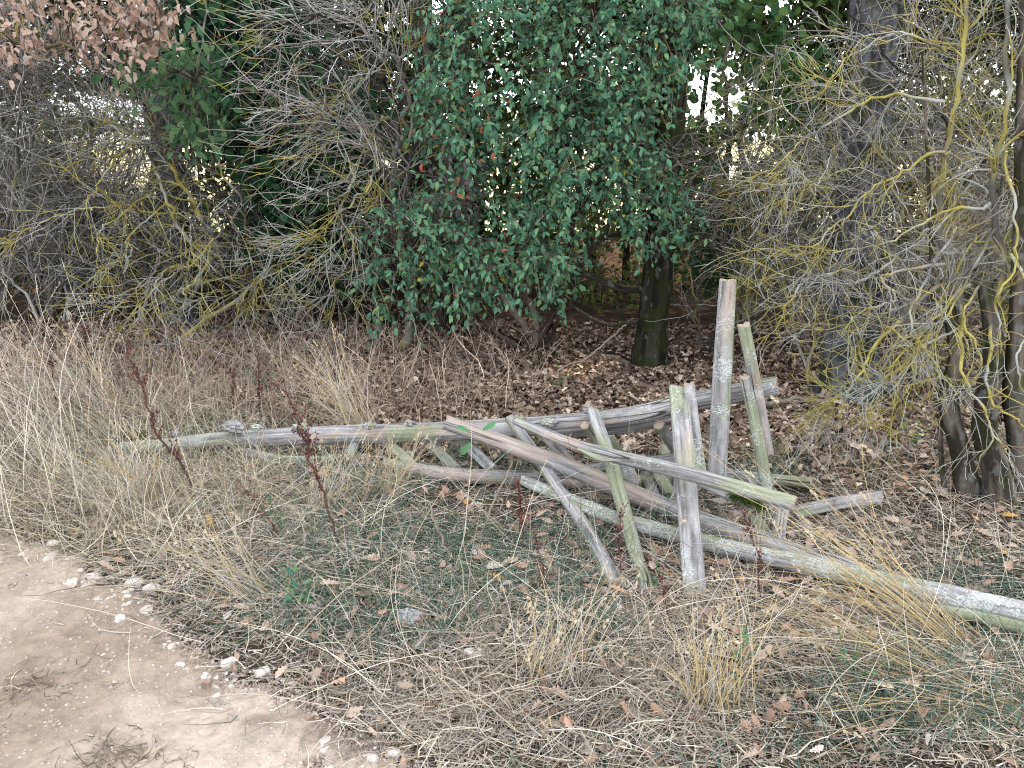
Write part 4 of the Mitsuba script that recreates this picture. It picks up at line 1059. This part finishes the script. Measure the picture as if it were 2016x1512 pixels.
# straw tufts that stand out
rng = np.random.default_rng(950)
for (x, y, n, h, lean, tint, lab) in ((720, 860, 90, .62, (-.55, .1, 1), 1.15, 'big straw tuft leaning left behind the top rail'),
                                     (230, 830, 50, .7, (-.4, 0, 1), 1.1, 'tall straw tuft behind the left end of the rail'),
                                     (300, 1000, 40, .5, (-.1, -.1, 1), 1.2, 'pale straw tuft beside the left dock stalk'),
                                     (760, 985, 60, .42, (.25, -.1, .8), 1.05, 'straw tuft standing under the top rail'),
                                     (520, 1180, 40, .5, (-.6, .1, .75), 1.1, 'straw tuft leaning left near the track'),
                                     (1900, 1268, 70, 1.0, (-.62, .55, .52), 1.25, 'long golden straw bent over the lichened pole on the right'),
                                     (1890, 1335, 60, .85, (-.8, .32, .26), 1.2, 'flat golden straw fan below the bent one on the right'),
                                     (2010, 1400, 60, .7, (-1, .12, .2), 1.1, 'flattened straw at the lower right edge'),
                                     (1400, 1390, 60, .35, (.1, .05, .9), .95, 'short upright straw tuft at the bottom right of the middle'),
                                     (1080, 1330, 60, .35, (.2, .05, .8), .95, 'short pale straw tuft at the bottom middle'),
                                     (1490, 1085, 18, .3, (.05, 0, 1), 1.1, 'few golden stalks beside the broad board'),
                                     (640, 1010, 40, .45, (.3, 0, .9), 1.05, 'loose straw tuft beside the middle dock stalk')):
    c = gnd(x, y)
    p = np.repeat(c[None], n, 0) + rng.normal(0, .035, (n, 3)) * [1.4, 1, 0]
    p[:, 2] = ground_z(p)
    b = grow(rng, p, rng.normal(0, .14 if x < 1850 else .08, (n, 3)) + lean, h * rng.uniform(.45, 1.1, n), 9, .035, (-.0, 0, -.05))
    b[..., 2] = np.maximum(b[..., 2], ground_z(b) + .01)
    col = np.array((.52, .40, .21)) * tint * rng.uniform(.6, 1.15, (n, 1))
    col = col + (np.array((.47, .43, .36)) - col) * (rng.uniform(0, 1, (n, 1)) < (.35 if x > 1300 else .6))
    mb = MB().add(*tubes(b, lerp(rng.uniform(.0012, .0022, n), np.full(n, .0008), 10), 3, col[:, None]))
    hd = b[:, -1][rng.uniform(0, 1, n) < .35]
    k = np.repeat(hd, 7, 0)
    mb.add(*place(*QUADLEAF, k - rng.uniform(0, .05, (len(k), 1)) * unit(np.array(lean)), rng.normal(0, .3, k.shape) + lean, rng.normal(0, 1, k.shape), .016, (.50, .42, .30)))
    put('grass_tuft', mb.ply('straw_tone'), lab, 'grass')
for (x, y, n, lab) in ((55, 1345, 130, 'dark scuffed clump of dry roots and soil on the track at the left edge'), (235, 1495, 170, 'clump of dry brown grass on the track at the bottom edge')):
    c = gnd(x, y)
    p = np.repeat(c[None], n, 0) + rng.normal(0, 1, (n, 3)) * [.075, .045, 0]
    p[:, 2] = ground_z(p) + .01
    b = grow(rng, p, rng.normal(0, 1, (n, 3)) * [1, 1, .3] + [.1, 0, .25], rng.uniform(.03, .14, n), 5, .3, (0, 0, -.1))
    b[..., 2] = np.maximum(b[..., 2], ground_z(b) + .016)
    put('grass_clump', MB().add(*ribbons(b, lerp(rng.uniform(.002, .004, n), np.full(n, .001), 6), np.array((.20, .16, .12)) * np.exp(rng.normal(0, .5, (n, 1, 1))), rng)).ply('straw_tone'), lab, 'grass')
p = keep(VERGE(60000, rng, y0=830, y1=1540), rng, .05)
p[:, 2] = ground_z(p) + rng.uniform(.002, .014, len(p))
n = len(p)
b = grow(rng, p, rng.normal(0, 1, (n, 3)) * [1, 1, .12] + [0, 0, .06], rng.uniform(.008, .05, n), 1, .1)
dc = np.array([(.42, .36, .29), (.26, .20, .155), (.15, .115, .09), (.50, .45, .39)])[rng.integers(0, 4, n)] * rng.uniform(.6, 1.1, (n, 1))
put('plant_debris', MB().add(*ribbons(b, lerp(rng.uniform(.0015, .006, n), rng.uniform(.001, .003, n), 2), dc[:, None], rng, np.array([0, 0, 3.0]))).ply('litter_tone'), 'crumbled straw and leaf bits between the grass', kind='stuff')
# single long stalks criss-crossing the verge
p = keep(VERGE(700, rng, y0=900, y1=1500), rng, .15)
p = p[woodside(p) < .6]
p[:, 2] = ground_z(p)
n = len(p)
b = grow(rng, p, rng.normal(0, .8, (n, 3)) * [1, .6, .2] + [-.2, 0, .5], rng.uniform(.2, .6, n), 7, .05, (0, 0, -.05))
b[..., 2] = np.maximum(b[..., 2], ground_z(b) + .012)
put('dry_stalks', MB().add(*tubes(b, lerp(rng.uniform(.0012, .002, n), np.full(n, .0007), 8), 3, (dry(rng, n) * 1.15)[:, None])).ply('straw_tone'), 'single long pale grass stalks criss-crossing the verge', kind='stuff')

# dock stalks with dark seeds
for (q, r0, dens, lab) in ((((452, 1010, 3.35), (395, 1050, 3.3), (345, 900, 3.4), (290, 780, 3.5), (252, 690, 3.6)), .006, 260, 'tall dark dock stalk leaning left across the left end of the rail'),
                          (((668, 1108, 2.86), (645, 1010, 2.95), (620, 920, 3.05), (590, 850, 3.15), (555, 755, 3.3)), .006, 300, 'tall dark dock stalk crossing the rail left of its middle'),
                          (((562, 1085, 2.95), (530, 1020, 3.0), (480, 958, 3.1)), .003, 60, 'small bent dock stalk between the two tall ones'),
                          (((1030, 1085, 2.9), (1024, 1020, 2.95), (1020, 950, 3.0)), .004, 120, 'short dark dock stalk below the lower rail'),
                          (((515, 840, 4.45), (512, 780, 4.45), (508, 700, 4.45)), .005, 130, 'dark dock stalk behind the rail, right of its neighbour'),
                          (((462, 835, 4.5), (458, 790, 4.5), (455, 730, 4.5)), .005, 130, 'dark dock stalk behind the rail, left of its neighbour'),
                          (((178, 800, 4.6), (172, 740, 4.6), (166, 650, 4.6)), .005, 130, 'dark dock stalk standing in the tall straw'),
                          (((105, 790, 4.6), (104, 740, 4.6), (107, 670, 4.6)), .005, 110, 'dark dock stalk in the tall straw nearest the left edge'),
                          (((1325, 1250, 2.4), (1310, 1180, 2.45), (1298, 1130, 2.5)), .003, 50, 'short dark stalk at the foot of the broad board'),
                          (((1505, 1220, 2.5), (1490, 1100, 2.62), (1465, 1010, 2.75)), .004, 90, 'thin dark dock stalk in front of the brown pole'),
                          (((1080, 1200, 2.55), (1068, 1130, 2.6), (1055, 1060, 2.7)), .003, 40, 'thin dark stalk in the green grass in front of the fence'),
                          (((1222, 1180, 2.65), (1220, 1080, 2.75), (1222, 1010, 2.85)), .003, 60, 'thin reddish stalk between two round pickets')):
    c = A(*q)
    if len(c) > 4 and q[0][1] < q[1][1]:
        c = c[1:]
    c[0][2] = min(c[0][2], float(ground_z(c[0])))
    P = limb_path(c, 30, rng, .2)[None]
    mb = MB().add(*tubes(P, lerp([r0], [r0 * .35], 30), 6, (.085, .045, .04)))
    key = put('dock_stalk', mb.ply('bark_tone', True), lab, 'plant')
    pp, d, r, t = spawn(rng, P, lerp([r0], [r0 * .35], 30), 14, .3, .95, (.2, .5))
    sb = grow(rng, pp, d, rng.uniform(.04, .11, 14) * (.5 + r0 / .01), 5, .1, (0, 0, .06))
    sd = np.vstack([sb[:, 1:].reshape(-1, 3)[rng.integers(0, 70, dens)], P[0, 10:][rng.integers(0, 20, dens // 2)]])
    sd = sd + rng.normal(0, .005, sd.shape)
    mb = MB().add(*tubes(sb, lerp(np.full(14, r0 * .4), np.full(14, r0 * .2), 6), 3, (.10, .05, .045)))
    mb.add(*place(*ROUND, sd, rng.normal(0, 1, sd.shape), rng.normal(0, 1, sd.shape), rng.uniform(.006, .013, len(sd)), np.array((.11, .05, .045)) * rng.uniform(.6, 1.7, (len(sd), 1))))
    put(key + '__seeds', mb.ply('bark_tone'), kind='stuff')

# small green weeds
for (x, y, s, n, lab) in ((590, 1205, .06, 22, 'small green herb at the edge of the grass near the track'), (560, 1060, .05, 8, 'sprig of pale green leaves in the straw'), (1800, 880, .05, 12, 'small green seedling on the leaves near the slim trunk'),
                          (1100, 775, .05, 14, 'small green seedling on the leaves behind the top rail'), (1680, 1330, .05, 10, 'green seedling in the straw at the lower right'), (150, 760, .07, 30, 'green herb in the tall straw'), (520, 770, .07, 26, 'green herb behind the rail among dead stems'),
                          (330, 800, .07, 26, 'green herb behind the left end of the rail'), (1450, 1310, .06, 20, 'green herb in the grass at the bottom right of the middle'), (1290, 1150, .035, 16, 'small green herb between the pickets')):
    c = gnd(x, y)
    c[2] = ground_z(c)
    st = grow(rng, np.repeat(c[None], 5, 0), rng.normal(0, .35, (5, 3)) + [0, 0, 1], rng.uniform(.06, .2, 5) * s / .05, 4, .1)
    key = put('weed_plant', MB().add(*tubes(st, np.full((5, 5), .0018), 4, (.10, .16, .07))).ply('bark_tone'), lab, 'plant')
    for i in range(min(n, 24)):
        b_ = st[rng.integers(0, 5), rng.integers(1, 5)]
        put(key + '__leaf', {**LEAFPLY[int(rng.integers(0, 5))], 'to_world': frame(b_, rng.normal(0, 1, 3) + [0, -.2, .2], rng.normal(0, .4, 3) + [0, -.3, 1], s * rng.uniform(.35, .7))})

# fallen sticks
for (q, r0, lab) in ((((915, 1088, 2.86), (950, 1030, 3.0), (1006, 912, 3.3)), .006, 'thin grey stick leaning up towards the rail'), (((886, 1100, 2.82), (872, 1050, 2.92), (848, 985, 3.1)), .006, 'thin grey stick standing in the grass left of the leaning one'),
                     (((1500, 792, 4.6), (1560, 790, 4.62), (1620, 795, 4.62)), .018, 'pale fallen branch on the leaves behind the top rail'), (((1750, 1090, 2.75), (1762, 1040, 2.9), (1775, 990, 3.05)), .004, 'thin stick leaning in the leaves right of the fence'),
                     (((1645, 985, 3.25), (1660, 1030, 3.12), (1676, 1066, 3.04)), .005, 'pale stick under the lichened board'), (((1100, 715, 5.9), (1200, 720, 5.85), (1300, 748, 5.6)), .03, 'dark fallen branch lying behind the fence'),
                     (((1097, 731, 5.0), (1148, 705, 5.0), (1207, 667, 5.0), (1232, 640, 5.0)), .008, 'pale lichened dead branch under the green shrub')):
    P = limb_path(A(*q), 24, rng, .3)[None]
    put('fallen_stick', MB().add(*tubes(P, lerp([r0], [r0 * .6], 24), 7, np.array((.22, .185, .15)) * (1 + .5 * (meshkit.noise(P * 40, 3)[..., None] - .5)))).ply('bark_tone', True), lab, 'stick')
